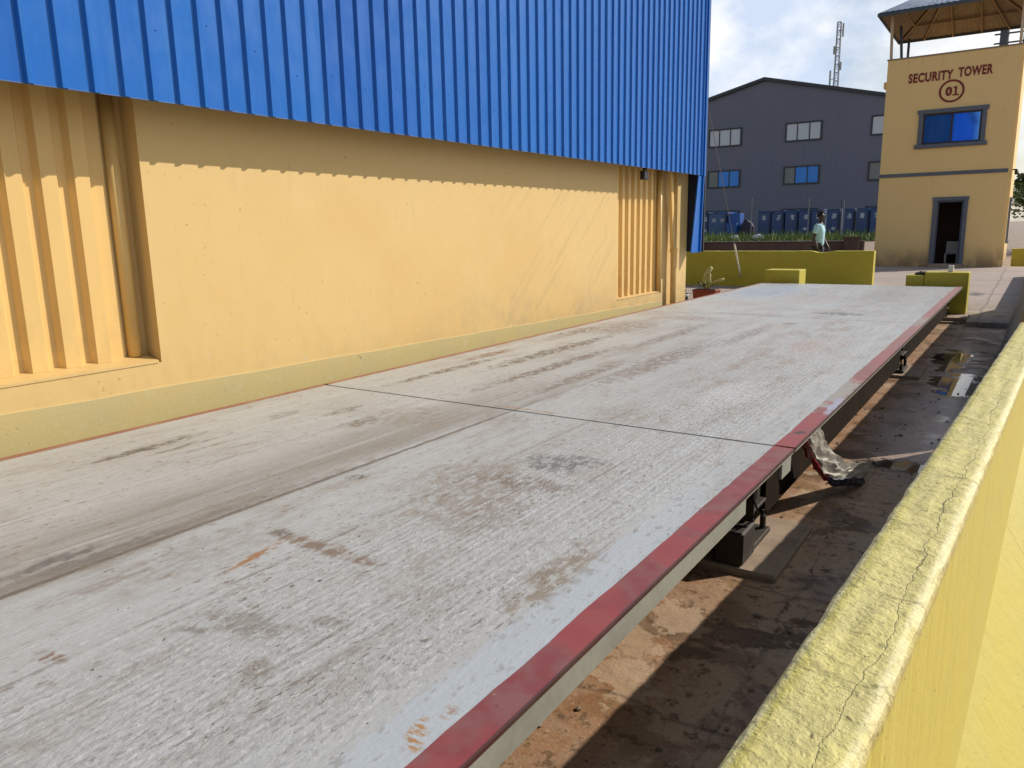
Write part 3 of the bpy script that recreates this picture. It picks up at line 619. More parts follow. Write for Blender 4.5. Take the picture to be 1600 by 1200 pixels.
# sack hanging at the near joint
def sack():     # half open bag: pale far rim, grey inside, pink and blue near rim
    b = bmesh.new(); n, k = 34, 26; V = []; cl = b.loops.layers.color.new('tint')
    path = [(3.16, 4.36, -.04), (3.20, 4.42, -.12), (3.225, 4.52, -.25), (3.26, 4.64, -.37), (3.31, 4.78, -.45), (3.37, 4.94, -.485), (3.42, 5.06, -.50)]
    T = []
    for i in range(n+1):
        t = i/n*(len(path)-1); a = int(min(t, len(path)-2)); f = t-a; P = Vector(path[a]).lerp(Vector(path[a+1]), f); row = []; tr = []
        w = .11+.09*math.sin(min(1, i/n*1.25)*math.pi*.75)
        for j in range(k+1):
            q = j/k*2-1
            rg = 1-abs(2*noise.noise(Vector((q*2.6, i*.16, 3)))); r2n = 1-abs(2*noise.noise(Vector((q*6, i*.42, 7))))
            z = P.z - .05 + (.085*q*q*(1.2 if q > 0 else 1.0)) + .022*(rg-.6) + .012*(r2n-.6); z = min(z, -.03 if P.x > 3.33 else -.05)
            row.append(b.verts.new((P.x+.02*q*q+.018*(rg-.6)+.008*(r2n-.5), P.y+w*.8*q+.01*(r2n-.6), max(z, -.548)))); tr.append((q, i/n, rg))
        V.append(row); T.append(tr)
    def colr(q, u, rg):
        h = noise.noise(Vector((q*5, u*9, 1)))
        if q > .34+.16*h: return (.74, .72, .68, 1)
        if q > -.08+.2*h: return (.20, .175, .15, 1) if u < .72+.1*h else (.14, .14, .22, 1)
        if u > .60+.15*h: return (.08, .09, .36, 1) if noise.noise(Vector((q*14, u*30, 4))) < .12 else (.50, .49, .52, 1)
        return (.58, .12, .15, 1) if h > -.15 else (.70, .55, .53, 1)
    for i in range(n):
        for j in range(k):
            f = b.faces.new((V[i][j], V[i][j+1], V[i+1][j+1], V[i+1][j]))
            for l, (a_, c_) in zip(f.loops, ((i, j), (i, j+1), (i+1, j+1), (i+1, j))): l[cl] = colr(*T[a_][c_])
    m = Mat('printed_sack', (.60, .57, .52), .6)
    at = m.new('ShaderNodeVertexColor'); at.layer_name = 'tint'; m.c = at.outputs[0]
    m.mix(m.ramp(m.noise(30, 5), .56, .68, 0, .3), (.20, .15, .12))
    q = MB(); q.add(b); o = q.build('sack', m.done(), smooth=False)
    md = o.modifiers.new('t', 'SOLIDIFY'); md.thickness = .004
    tag(o, 'crumpled white, red and blue sack hanging from the deck edge onto the wet ground', 'sack')
sack()

random.seed(21); m = MB()
for i in range(130):
    y = random.uniform(.9, 9.0); x = random.uniform(2.75, 3.80); r_ = random.uniform(.004, .012)*(1 if random.random() < .9 else 1.8)
    b = bmesh.new(); bmesh.ops.create_icosphere(b, subdivisions=1, radius=r_)
    for v in b.verts: v.co = Vector((v.co.x*random.uniform(.8, 1.3), v.co.y*random.uniform(.8, 1.3), v.co.z*.7))
    m.add(b, Matrix.Translation((x, y, -.556+noise.noise(Vector((x*1.7, y*.9, 0)))*.012)))
tag(m.build('gravel', plain('loose_grit', (.30, .22, .16), .9, 0, .6, 30)), kind='stuff')

# ------------------------------------------------------------------ yellow barrier in the foreground
def barrier(name, label, y0, y1, step, fn, loc, rotz, mat):
    b = bmesh.new(); L = []; y = y0
    while y < y1+1e-6:
        L.append([b.verts.new((x, y, z)) for x, z in fn(y)]); y += step
    n = len(L[0])
    for i in range(len(L)-1):
        for k in range(n-1): b.faces.new((L[i][k], L[i][k+1], L[i+1][k+1], L[i+1][k]))
    b.faces.new(L[0]); b.faces.new(L[-1][::-1]); bmesh.ops.recalc_face_normals(b, faces=b.faces)
    m = MB(); m.add(b); o = m.build(name, mat, loc=loc, rot=(0, 0, rotz), smooth=False); tag(o, label, 'barrier')
    for p_ in o.data.polygons: p_.use_smooth = p_.normal.z > .8
    return o
def prof1(y):
    def j(s, a, f=9.0): return a*(noise.noise(Vector((y*f, s, 0)))+.7*noise.noise(Vector((y*f*3.7, s, 4))))
    P = [(-.16, -.62), (-.10, -.30), (-.004, .10), (-.001+j(1, .0035), .322)]
    P += [(.003+j(2, .004), .343+j(3, .0045, 14)), (.012+j(2, .003), .350+j(4, .003))]
    for k in range(1, 10): P.append((.014+.130*k/10, .352+j(10+k, .0022)+.0035*noise.noise(Vector((y*2.1, k*.4, 9)))))
    P += [(.149+j(5, .003), .351+j(6, .004, 14)), (.156+j(7, .0035), .343+j(8, .005, 17)), (.158+j(9, .003, 14), .326)]
    zb = max(-1.45, min(.2, -1.36+.233*y))
    P += [(.158, zb+.5*(.324-zb)), (.158, zb), (.158+.62*(zb+1.6), -1.6)]
    return P
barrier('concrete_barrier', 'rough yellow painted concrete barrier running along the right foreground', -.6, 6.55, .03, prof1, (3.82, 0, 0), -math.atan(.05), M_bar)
def prof2(y):
    def j(s, a, f=5.0): return a*(noise.noise(Vector((y*f, s+30, 0)))+.7*noise.noise(Vector((y*f*3.7, s, 4))))
    t = .62 if y < 15.6 else max(-.30, .62-(y-15.6)*.45)
    return [(-.30, -.62), (-.285, -.47), (-.12, .0), (-.015, t-.04+j(1, .004)), (0, t-.012+j(2, .004)), (.015, t+j(3, .004)), (.165, t+j(4, .004)), (.18, t-.015), (.18, -.62)]
barrier('concrete_barrier', 'taller yellow barrier with sloping left face beyond the end of the foreground barrier', 6.95, 26, .15, prof2, (4.125, 0, 0), -math.atan(.012), M_bar2)

# ------------------------------------------------------------------ far cross wall, low wall, small wall
b = bmesh.new(); L = []
def rag_wall(name, label, x0, x1, y0, y1, z0, z1, mat, amp, step=.12, dips=()):
    b = bmesh.new(); L = []; n = int((x1-x0)/step)+1
    for i in range(n+1):
        x = x0+(x1-x0)*i/n; z = z1+amp*noise.noise(Vector((x*3, y0, 1)))+amp*.6*noise.noise(Vector((x*11, y0, 4)))
        for dx, w, d in dips:
            if abs(x-dx) < w: z -= d*(1-abs(x-dx)/w)
        L.append([b.verts.new(p) for p in ((x, y0, z0), (x, y0, z-.03), (x, y0+.02, z), (x, y1-.02, z+.004), (x, y1, z-.02), (x, y1, z0))])
    for i in range(n):
        for k in range(5): b.faces.new((L[i][k], L[i+1][k], L[i+1][k+1], L[i][k+1]))
    b.faces.new(L[0]); b.faces.new(L[-1][::-1]); bmesh.ops.recalc_face_normals(b, faces=b.faces)
    m = MB(); m.add(b); return tag(m.build(name, mat), label, 'wall')
rag_wall('boundary_wall', 'long low yellow wall crossing behind the far end of the weighbridge', -7, 1.11, 20.0, 20.25, -.56, .425, M_y2, .008, .1, ((-.12, .18, .05), (.06, .12, .03)))
M_brown = plain('brown_wall', (.145, .082, .060), .8, 0, .5, 3)
rag_wall('garden_wall', 'low dark brown wall behind the person, in front of the grass', -11, -.55, 28.5, 28.8, -.56, .485, M_brown, .008)
MB_ = MB().box(-11, -.56, 28.46, 28.84, .484, .51, .006); o = MB_.build('coping', plain('pale_coping', (.40, .33, .27), .8)); o.parent = bpy.data.objects['garden_wall']
rag_wall('yard_wall', 'short yellow wall at the right edge beside the security tower', 3.66, 9, 32.6, 32.9, -.60, .10, M_y2, .02, .1)
# planter trough on the garden wall and a broken post
m = MB(); m.prism([(-1.10, .60), (-.60, .60), (-.66, .14), (-1.04, .14)], 'y', 28.05, 28.40); m.box(-1.13, -.57, 28.02, 28.43, .60, .645, .006)
o = m.build('planter_trough', plain('brown_trough', (.10, .062, .045), .8)); tag(o, 'brown planter trough standing against the low brown wall right of the person', 'planter')
MB().box(-1.0, -.7, 28.1, 28.35, -.56, .139).build('pedestal', M_brown, o)
o = MB().box(-6.45, -6.22, 28.15, 28.40, -.56, .80, .02).build('stone_pier', plain('pink_stone', (.36, .24, .20), .8)); tag(o, 'short pinkish pier at the left end of the low brown wall', 'pier')

# ------------------------------------------------------------------ potted plants beside the deck end
PT = thing('potted_plant', 'red trough pot with a stubby yellow green cactus at the end of the yellow wall', 'plant', loc=(-.36, 12.7, -.62))
M_pot = plain('red_pot', (.30, .065, .04), .6); M_soil = plain('soil', (.05, .035, .025), .95)
m = MB(); m.prism([(-.15, 0), (.15, 0), (.195, .61), (-.195, .61)], 'y', -.13, .13); m.box(-.21, .21, -.14, .14, .61, .64, .01); m.build('pot', M_pot, PT)
MB().box(-.18, .18, -.11, .11, .641, .648).build('soil', M_soil, PT)
M_cac = plain('cactus_green', (.46, .43, .16), .6, 0, .5, 14); M_dkl = plain('dark_leaf', (.05, .07, .03), .6)
m = MB()
m.tube([(-.02, 0, .65), (-.05, 0, .76), (-.03, .01, .86), (.03, .01, .95), (.075, .01, 1.01)], [.026, .032, .034, .044, .028], 9)
m.tube([(.03, 0, .65), (.055, 0, .74), (.045, -.01, .84), (.06, -.01, .90)], [.026, .03, .028, .018], 9)
m.tube([(.05, 0, .70), (.14, 0, .76), (.24, .01, .80), (.29, .01, .82)], [.022, .03, .028, .018], 9)
m.tube([(-.01, .01, .66), (-.07, .02, .72), (-.08, .02, .79)], [.018, .02, .01], 9)
m.build('stem', M_cac, PT, smooth=True)
m = MB(); random.seed(3)
for i in range(46):
    a = random.uniform(0, 6.28); r = random.uniform(.02, .17); c = Vector((r*math.cos(a)*1.1-.02, r*math.sin(a)*.6, .66+random.uniform(0, .07))); d = Vector((math.cos(a), math.sin(a)*.6, random.uniform(.1, .9))).normalized()*random.uniform(.05, .10); w = d.cross(Vector((0, 0, 1))).normalized()*.014
    m.face([c-w*.3, c+d*.5-w, c+d, c+d*.5+w])
m.build('foliage', M_dkl, PT)
PD = thing('plant_pot', 'small dark pot with pale rim squeezed between wall end and red trough', 'pot', loc=(-.60, 12.2, -.56))
MB().lathe([(.075, 0), (.09, .2), (.10, .50), (.11, .54), (.095, .54), (.09, .50)], n=18).build('pot', plain('dark_pot', (.03, .035, .035), .5), PD)
MB().lathe([(.108, .49), (.114, .50), (.114, .52), (.108, .53)], n=18).build('rim_band', plain('pale_rim', (.5, .5, .48), .6), PD)
m = MB()
for i in range(26):
    a = random.uniform(0, 6.28); c = Vector((.03*math.cos(a), .03*math.sin(a), .52)); d = Vector((math.cos(a)*.5, math.sin(a)*.5, 1)).normalized()*random.uniform(.06, .13); w = d.cross(Vector((.3, .2, 1))).normalized()*.012
    m.face([c-w*.4, c+d*.5-w, c+d, c+d*.5+w])
m.build('foliage', M_dkl, PD)

# ------------------------------------------------------------------ guy wire from the building corner
GW = thing('guy_wire', 'thin guy wire with white lower sleeve slanting from the blue building corner', 'guy wire', loc=(-1.995, 19.98, -.50))
a, bb = Vector((-1.995, 19.98, -.50)), Vector((-.02, 11.62, 2.75))
p1 = Vector((-2.03, 19.95, -.224)); p2 = p1+(bb-p1)*.30
q = lambda t: p1+(bb-p1)*t-a
MB().tube([q(0), q(1)], .006, 5).build('wire', plain('wire_steel', (.22, .22, .24), .5, .5), GW)
MB().tube([q(-.01), q(.30)], .022, 8).build('sleeve', plain('white_sleeve', (.70, .69, .62), .6), GW)
MB().box(-.045, -.02, -.02, .02, .25, .30).build('anchor_plate', M_y2, GW)

# ------------------------------------------------------------------ person behind the cross wall
def skin(name, verts, edges, rad, mat, root=0, parent=None, sub=2, loc=(0, 0, 0)):
    me = bpy.data.meshes.new(name); me.from_pydata(verts, edges, []); o = bpy.data.objects.new(name, me); COL.objects.link(o)
    o.modifiers.new('skin', 'SKIN').use_smooth_shade = True
    sv = me.skin_vertices[0].data
    for i, r in enumerate(rad): sv[i].radius = r if isinstance(r, tuple) else (r, r); sv[i].use_root = (i == root)
    md = o.modifiers.new('sub', 'SUBSURF'); md.levels = sub; md.render_levels = sub
    dg = bpy.context.evaluated_depsgraph_get(); dg.update()
    me2 = bpy.data.meshes.new_from_object(o.evaluated_get(dg)); o.modifiers.clear(); o.data = me2; bpy.data.meshes.remove(me)
    me2.materials.clear(); me2.materials.append(mat)
    for p in me2.polygons: p.use_smooth = True
    o.location = loc
    if parent: o.parent = parent; o.matrix_parent_inverse = Matrix.Identity(4)
    return o
PX, PY, PZ = -.47, 21.5, -.56
M_skin = plain('dark_skin', (.045, .024, .016), .5, 0, .2); M_hair = plain('black_hair', (.008, .007, .007), .8); M_shirt = plain('aqua_shirt', (.40, .66, .74), .85, 0, .3, 9); M_trou = plain('dark_trousers', (.02, .022, .03), .85)
# body faces +x (to the right), seen side on
k = 1.10
V = [(0, 0, .95), (.0, 0, 1.12), (.01, 0, 1.28), (.0, 0, 1.44), (.015, 0, 1.53), (.02, 0, 1.60), (.035, 0, 1.68), (.025, 0, 1.755),   # 0-7 pelvis..crown
     (-.02, -.20, 1.44), (-.09, -.25, 1.16), (.02, -.25, .93), (.05, -.25, .86),     # near arm 8-11
     (.0, .20, 1.44), (.04, .24, 1.16), (.16, .20, .98), (.20, .19, .92),    # far arm 12-15
     (0, -.09, .90), (.04, -.10, .50), (.0, -.10, .10), (.13, -.11, .035),       # near leg 16-19
     (0, .09, .90), (-.03, .10, .50), (-.10, .10, .10), (.03, .11, .035)]
V = [(x*1.02, y, z*k) for x, y, z in V]
E_ = [(0, 1), (1, 2), (2, 3), (3, 4), (4, 5), (5, 6), (6, 7), (3, 8), (8, 9), (9, 10), (10, 11), (3, 12), (12, 13), (13, 14), (14, 15), (0, 16), (16, 17), (17, 18), (18, 19), (0, 20), (20, 21), (21, 22), (22, 23)]
Rr = [(.12, .15), (.105, .14), (.115, .16), (.10, .15), .058, (.088, .075), (.098, .08), (.062, .055), .062, .043, .032, .034, .062, .043, .032, .034, .10, .062, .042, .036, .10, .062, .042, .036]
person = skin('person', V, E_, Rr, M_skin, 0, None, 2, (PX, PY, PZ))
tag(person, 'person in pale aqua T-shirt and dark trousers standing behind the long yellow wall', 'person')
V2 = [(0, 0, .93), (.0, 0, 1.12), (.012, 0, 1.28), (.0, 0, 1.43), (.01, 0, 1.50), (-.02, -.20, 1.435), (-.065, -.235, 1.25), (.0, .20, 1.435), (.025, .225, 1.26)]
skin('shirt', [(x*1.02, y, z*k) for x, y, z in V2], [(0, 1), (1, 2), (2, 3), (3, 4), (3, 5), (5, 6), (3, 7), (7, 8)], [(.145, .175), (.128, .165), (.135, .18), (.12, .165), .07, .085, .075, .085, .075], M_shirt, 0, person)
V3 = [(0, 0, .93), (0, -.09, .88), (.04, -.10, .50), (.0, -.10, .09), (0, .09, .88), (-.03, .10, .50), (-.10, .10, .09)]
skin('trousers', [(x*1.02, y, z*k) for x, y, z in V3], [(0, 1), (1, 2), (2, 3), (0, 4), (4, 5), (5, 6)], [(.132, .165), .118, .085, .068, .118, .085, .068], M_trou, 0, person)
b = bmesh.new(); bmesh.ops.create_icosphere(b, subdivisions=3, radius=1)
for v in list(b.verts):
    c = v.co; v.co = Vector((c.x*.112-.012, c.y*.092, c.z*.115))
bmesh.ops.delete(b, geom=[v for v in b.verts if v.co.z < -.01+ .9*max(0, v.co.x)*1.3 - .06*(v.co.x < 0)], context='VERTS')
m = MB(); m.add(b, Matrix.Translation((.03, 0, 1.70*k))); m.build('hair', M_hair, person, smooth=True)
for sy_ in (-1, 1):
    c = Vector((.02, sy_*.088, 1.655*k)); MB().tube([c+Vector((0, 0, .035)), c+Vector((-.012, sy_*.008, .0)), c+Vector((0, 0, -.03))], [.010, .014, .008], 7).build('ear', M_skin, person, smooth=True)
    MB().tube([(.108, sy_*.022, 1.672*k), (.113, sy_*.036, 1.672*k), (.104, sy_*.050, 1.672*k)], [.005, .008, .005], 6).build('eye', M_hair, person, smooth=True)
MB().tube([(.118, 0, 1.665*k), (.142, 0, 1.645*k), (.118, 0, 1.635*k)], [.010, .017, .012], 7).build('nose', M_skin, person, smooth=True)
MB().tube([(.105, -.026, 1.605*k), (.116, 0, 1.603*k), (.105, .026, 1.605*k)], [.006, .010, .006], 6).build('mouth', M_skin, person, smooth=True)
for hx, hy, hz in ((.05, -.25, .86*k), (.20, .19, .92*k)):
    vs = [(hx, hy, hz+.03)]; es = []; rs = [.030]
    for i in range(4):
        y = hy-.030+.020*i; a0 = len(vs); L = .011*abs(i-1.4)
        vs += [(hx+.004, y, hz-.015), (hx+.018, y, hz-.058), (hx+.012, y, hz-.092+L), (hx-.006, y, hz-.112+L)]; rs += [.012, .0095, .009, .0075]; es += [(0, a0), (a0, a0+1), (a0+1, a0+2), (a0+2, a0+3)]
    a0 = len(vs); vs += [(hx+.035, hy, hz+.0), (hx+.048, hy, hz-.035), (hx+.046, hy, hz-.06)]; rs += [.012, .0105, .008]; es += [(0, a0), (a0, a0+1), (a0+1, a0+2)]
    skin('hand', vs, es, rs, M_skin, 0, person, 1)

# ------------------------------------------------------------------ security tower
T = thing('security_tower', 'yellow two storey guard tower with red lettering and metal canopy', 'tower', loc=(0, 31, -.48))
def tz(z): return z+.48
M_trim = plain('grey_blue_trim', (.115, .135, .17), .6, 0, .35, 8); M_redt = plain('dark_red_lettering', (.21, .022, .018), .6, 0, .35, 14)
def mk_tower():
    m = Mat('tower_yellow_paint', (.83, .59, .25), .65); X = m.xyz()
    m.mix(m.ramp(m.noise(.8, 5), .4, .7, 0, .4), (.77, .54, .235)); m.mix(m.math('MULTIPLY', m.ramp(X[2], 0, .9, 1, 0), m.ramp(m.noise(3, 5, scale=(1, 1, .5)), .3, .6, .35, .95)), (.28, .18, .09))
    m.mix(m.ramp(m.noise(5, 6, scale=(1, 1, .25)), .58, .8, 0, .35), (.45, .31, .14)); m.bump(m.noise(14, 5), .2, .01); return m.done()
M_tow = mk_tower()
X0, X1, D = -.57, 3.38, 7.5
H = tz(6.63)
m = MB()
dx0, dx1, dz1 = 1.335, 2.155, tz(1.80); wx0, wx1, wz0, wz1 = .68, 2.44, tz(3.72), tz(4.74)
m.box(X0, dx0, 0, .2, 0, dz1); m.box(dx1, X1, 0, .2, 0, dz1); m.box(X0, X1, 0, .2, dz1, wz0)
m.box(X0, wx0, 0, .2, wz0, wz1); m.box(wx1, X1, 0, .2, wz0, wz1); m.box(X0, X1, 0, .2, wz1, H)
m.box(X0, X0+.2, .2, D, 0, H-.002); m.box(X1-.2, X1, .2, D, 0, H-.002); m.box(X0+.2, X1-.2, D-.2, D, 0, H-.004)
m.box(X0+.2, X1-.2, .2, D-.2, tz(2.5), tz(2.72)); m.box(X0+.2, X1-.2, .2, D-.2, tz(5.7), tz(5.8))
m.box(X0-.10, X0, .05, .5, tz(5.72), tz(5.95), .03)
m.box(X1-.02, X1+.07, .10, .40, .0, H-.01, .02); m.build('wall', M_tow, T)
m = MB(); m.box(X0-.012, X1-.05, -.035, 0, tz(2.66), tz(2.78), .006); m.build('band', M_trim, T)
m = MB(); m.box(X0-.03, X1+.03, -.03, .23, H, H+.05, .008); m.build('coping', plain('tower_coping', (.30, .24, .15), .7), T)
# window
wn = MB(); e = .13
wn.box(wx0-e-.05, wx1+e+.05, -.07, .0, wz1, wz1+e, .01); wn.box(wx0-e-.08, wx1+e+.08, -.09, .0, wz0-e, wz0, .01)
wn.box(wx0-e, wx0, -.05, 0, wz0, wz1); wn.box(wx1, wx1+e, -.05, 0, wz0, wz1)
wo = wn.build('window', M_trim, T)
fr = MB(); 
for a_, b_ in ((wx0, wx0+.06), (wx1-.06, wx1), ((wx0+wx1)/2-.03, (wx0+wx1)/2+.03)): fr.box(a_, b_, .04, .09, wz0+.06, wz1-.06)
fr.box(wx0, wx1, .04, .09, wz0, wz0+.06); fr.box(wx0, wx1, .04, .09, wz1-.06, wz1); fr.build('frame', plain('black_frame', (.02, .02, .025), .4), wo)
mg = Mat('blue_reflective_glass', (.04, .19, .62), .05, .6); Xg = mg.xyz()
mg.mix(mg.ramp(mg.noise(.8, 2, scale=(2.2, 1, .25)), .45, .62, 0, .5), (.08, .27, .75)); M_bglass = mg.done()
MB().box(wx0+.05, wx1-.05, .06, .07, wz0+.05, wz1-.05).build('pane', M_bglass, wo)
# door
dn = MB(); e = .12
dn.box(dx0-e, dx0, -.05, 0, 0, dz1); dn.box(dx1, dx1+e, -.05, 0, 0, dz1); dn.box(dx0-e-.02, dx1+e+.02, -.06, 0, dz1, dz1+e, .01)
do = dn.build('door', M_trim, T)
MB().box(dx0, dx0+.06, .06, .12, 0, dz1).box(dx1-.06, dx1, .06, .12, 0, dz1).box(dx0+.06, dx1-.06, .06, .12, dz1-.06, dz1).build('frame', plain('blue_steel_frame', (.06, .085, .16), .5), do)
MB().box(dx0-.1, dx1+.1, -.35, -.06, 0, .12, .01).build('step', M_conc, do)
# dim room behind the open door
m = MB(); m.box(dx0-.3, dx1+.5, 1.6, 1.65, 0, tz(2.4)); m.box(X0+.21, X1-.21, .21, 1.6, 0, .02); m.build('interior_wall', plain('dark_brown_interior', (.05, .026, .016), .8), T)
CH = thing('plastic_chair', 'pale plastic chair standing in the dark behind the tower doorway', 'chair', loc=(1.86, 31.75, -.455))
M_ch = plain('pale_plastic', (.42, .42, .40), .5)
MB().box(-.21, .21, -.20, .20, .40, .43, .012).build('seat', M_ch, CH); MB().prism([(.19, .43), (.22, .43), (.30, .84), (.27, .84)], 'x', -.20, .20).build('backrest', M_ch, CH)
for lx in (-.18, .18):
    for ly in (-.17, .17): MB().box(lx-.02, lx+.02, ly-.02, ly+.02, 0, .40).build('leg', M_ch, CH)
# side window seen edge on, lamp
sw = MB(); sw.box(X1, X1+.10, .9, 1.0, tz(.40), tz(1.76)); sw.box(X1, X1+.10, 2.2, 2.3, tz(.40), tz(1.76)); sw.box(X1, X1+.14, .85, 2.35, tz(1.76), tz(1.86)); sw.box(X1, X1+.14, .85, 2.35, tz(.30), tz(.40))
swo = sw.build('window', M_trim, T); MB().box(X1+.002, X1+.02, 1.0, 2.2, tz(.40), tz(1.76)).build('pane', M_bglass, swo)
lp = MB().box(X1+.07, X1+.20, .15, .20, tz(2.72), tz(2.76)).tube([(X1+.18, .17, tz(2.72)), (X1+.20, .12, tz(2.60))], [.05, .07], 10).build('wall_lamp', M_blk, T)
# lettering
def text(body, x, z, size, wid, name, parent, off=0.03):
    c = bpy.data.curves.new(name, 'FONT'); c.body = body; c.size = 1; c.align_x = 'CENTER'; c.extrude = .004; c.offset = off; c.space_character = 1.12
    o = bpy.data.objects.new(name, c); COL.objects.link(o); dg = bpy.context.evaluated_depsgraph_get(); dg.update()
    me = bpy.data.meshes.new_from_object(o.evaluated_get(dg)); bpy.data.objects.remove(o); bpy.data.curves.remove(c)
    xs = [v.co.x for v in me.vertices]; ys = [v.co.y for v in me.vertices]; w = max(xs)-min(xs); h = max(ys)-min(ys); cx_ = (max(xs)+min(xs))/2; y0_ = min(ys)
    for v in me.vertices: v.co = Vector(((v.co.x-cx_)*wid/w, -.006-v.co.z, (v.co.y-y0_)*size/h))
    o = bpy.data.objects.new(name, me); COL.objects.link(o); me.materials.append(M_redt); o.location = (x, 0, z); o.parent = parent; return o
t_ = text('SECURITY', .80, tz(5.80), .315, 1.36, 'lettering', T, .042)
t_ = text('TOWER', 2.12, tz(5.84), .315, 1.00, 'lettering', T, .042)
num = text('0', 1.385, tz(5.265), .30, .20, 'number', T, .06)
m = MB(); m.box(1.565, 1.625, -.010, -.002, tz(5.31), tz(5.565)); m.box(1.505, 1.685, -.0105, -.002, tz(5.265), tz(5.31)); m.box(1.515, 1.565, -.010, -.002, tz(5.50), tz(5.545)); m.build('number', M_redt, T)
b = bmesh.new(); n = 48; ring = []
for i in range(n):
    a_ = 2*math.pi*i/n; ring.append([b.verts.new((rr_*math.cos(a_)*1.0, y_, rr_*math.sin(a_)*.97)) for rr_, y_ in ((.315, -.002), (.315, -.012), (.382, -.012), (.382, -.002))])
for i in range(n):
    for j_ in range(3): b.faces.new((ring[i][j_], ring[(i+1) % n][j_], ring[(i+1) % n][j_+1], ring[i][j_+1]))
bmesh.ops.recalc_face_normals(b, faces=b.faces); m = MB(); m.add(b); m.build('ring', M_redt, T, loc=(1.47, 0, tz(5.42)))
# canopy: hipped sheet roof, rafters, purlins, posts
M_tin = plain('silvery_roof_sheet', (.42, .48, .56), .35, .5, .6, 3); M_under = plain('brown_purlin', (.20, .13, .085), .7, 0, .4); M_post = plain('cream_post', (.55, .42, .28), .6); M_post2 = plain('dark_blue_post', (.05, .065, .09), .5)
M_soff = plain('brown_sheet_underside', (.17, .13, .10), .7, 0, .4, 4)
ze, zr = tz(8.12), tz(9.35); ex0, ex1, ey0, ey1 = -.92, 3.75, -.45, 4.6; rx0, rx1, ry = .95, 1.9, 2.05
CN = MB().build('canopy', None, T)
quads = [((ex0, ey0), (ex1, ey0), (rx1, ry), (rx0, ry)), ((ex1, ey0), (ex1, ey1), (rx1, ry)), ((ex1, ey1), (ex0, ey1), (rx0, ry), (rx1, ry)), ((ex0, ey1), (ex0, ey0), (rx0, ry))]
def zz(p): return zr if p in ((rx0, ry), (rx1, ry)) else ze
def slope(ps, off, mat_name, mat):
    m = MB()
    for q_ in ps:
        e0, e1 = Vector((*q_[0], zz(q_[0]))), Vector((*q_[1], zz(q_[1])))
        t0 = Vector((*q_[-1], zz(q_[-1]))); t1 = Vector((*q_[2], zz(q_[2])))
        nn = int((e1-e0).length/.09); nrm = (e1-e0).cross(t0-e0).normalized()
        b = bmesh.new(); P0 = []; P1 = []
        for i in range(nn+1):
            f = i/nn; h = (.018 if i % 2 else 0)+off
            P0.append(b.verts.new(e0.lerp(e1, f)+nrm*h)); P1.append(b.verts.new(t0.lerp(t1, f)+nrm*h))
        for i in range(nn): b.faces.new((P0[i], P0[i+1], P1[i+1], P1[i]))
        m.add(b)
    return m.build(mat_name, mat, CN)
slope(quads, .03, 'roof_sheet', M_tin); slope(quads, .0, 'underside', M_soff)
m = MB()
for a_, b_ in (((ex0, ey0), (rx0, ry)), ((ex1, ey0), (rx1, ry)), ((ex1, ey1), (rx1, ry)), ((ex0, ey1), (rx0, ry)), ((rx0, ry), (rx1, ry))):
    m.bar((*a_, zz(a_)-.05), (*b_, zz(b_)-.05), .06, .08)
for x in (-.05, .95, 1.9, 2.8):
    m.bar((x, ey1, ze-.05), (min(max(x, rx0), rx1), ry, zr-.05-.0*x), .05, .07); m.bar((x, ey0, ze-.05), (min(max(x, rx0), rx1), ry, zr-.05), .05, .07)
for f in (.33, .66):
    zc = ze+(zr-ze)*f-.06
    m.bar((ex0+(rx0-ex0)*f, ey1+(ry-ey1)*f, zc), (ex1+(rx1-ex1)*f, ey1+(ry-ey1)*f, zc), .05, .05); m.bar((ex0+(rx0-ex0)*f, ey0+(ry-ey0)*f, zc), (ex1+(rx1-ex1)*f, ey0+(ry-ey0)*f, zc), .05, .05)
    m.bar((ex0+(rx0-ex0)*f, ey0+(ry-ey0)*f, zc), (ex0+(rx0-ex0)*f, ey1+(ry-ey1)*f, zc), .05, .05)
m.build('rafters', M_under, CN)
m = MB()
for a_, b_ in (((ex0, ey0), (ex1, ey0)), ((ex1, ey0), (ex1, ey1)), ((ex1, ey1), (ex0, ey1)), ((ex0, ey1), (ex0, ey0))):
    m.bar((*a_, ze-.04), (*b_, ze-.02), .04, .10)
m.build('fascia', plain('dark_blue_fascia', (.045, .06, .08), .5), CN)
for (x, y, mt, tx) in ((-.49, .1, M_post, -.55), (-.36, 1.7, M_post2, -.48), (-.50, 4.1, M_post2, -.50), (3.30, .1, M_post, 3.30), (3.30, 4.1, M_post2, 3.3)):
    MB().bar((x, y, H+.0), (tx, y, ze-.02), .085, .085).build('post', mt, CN)
mp_ = plain('pole_grey', (.07, .08, .10), .6)
UP = thing('utility_pole', 'dark utility pole with short crossarms rising behind the tower canopy', 'pole', loc=(1.62, 60, .07))
MB().tube([(0, 0, 0), (0, 0, 14.5)], [.30, .24], 10).build('mast', mp_, UP)
for z in (11.95, 12.5, 13.2): MB().box(-.55, 2.4, -.05, .05, z, z+.09).build('crossarm', mp_, UP)

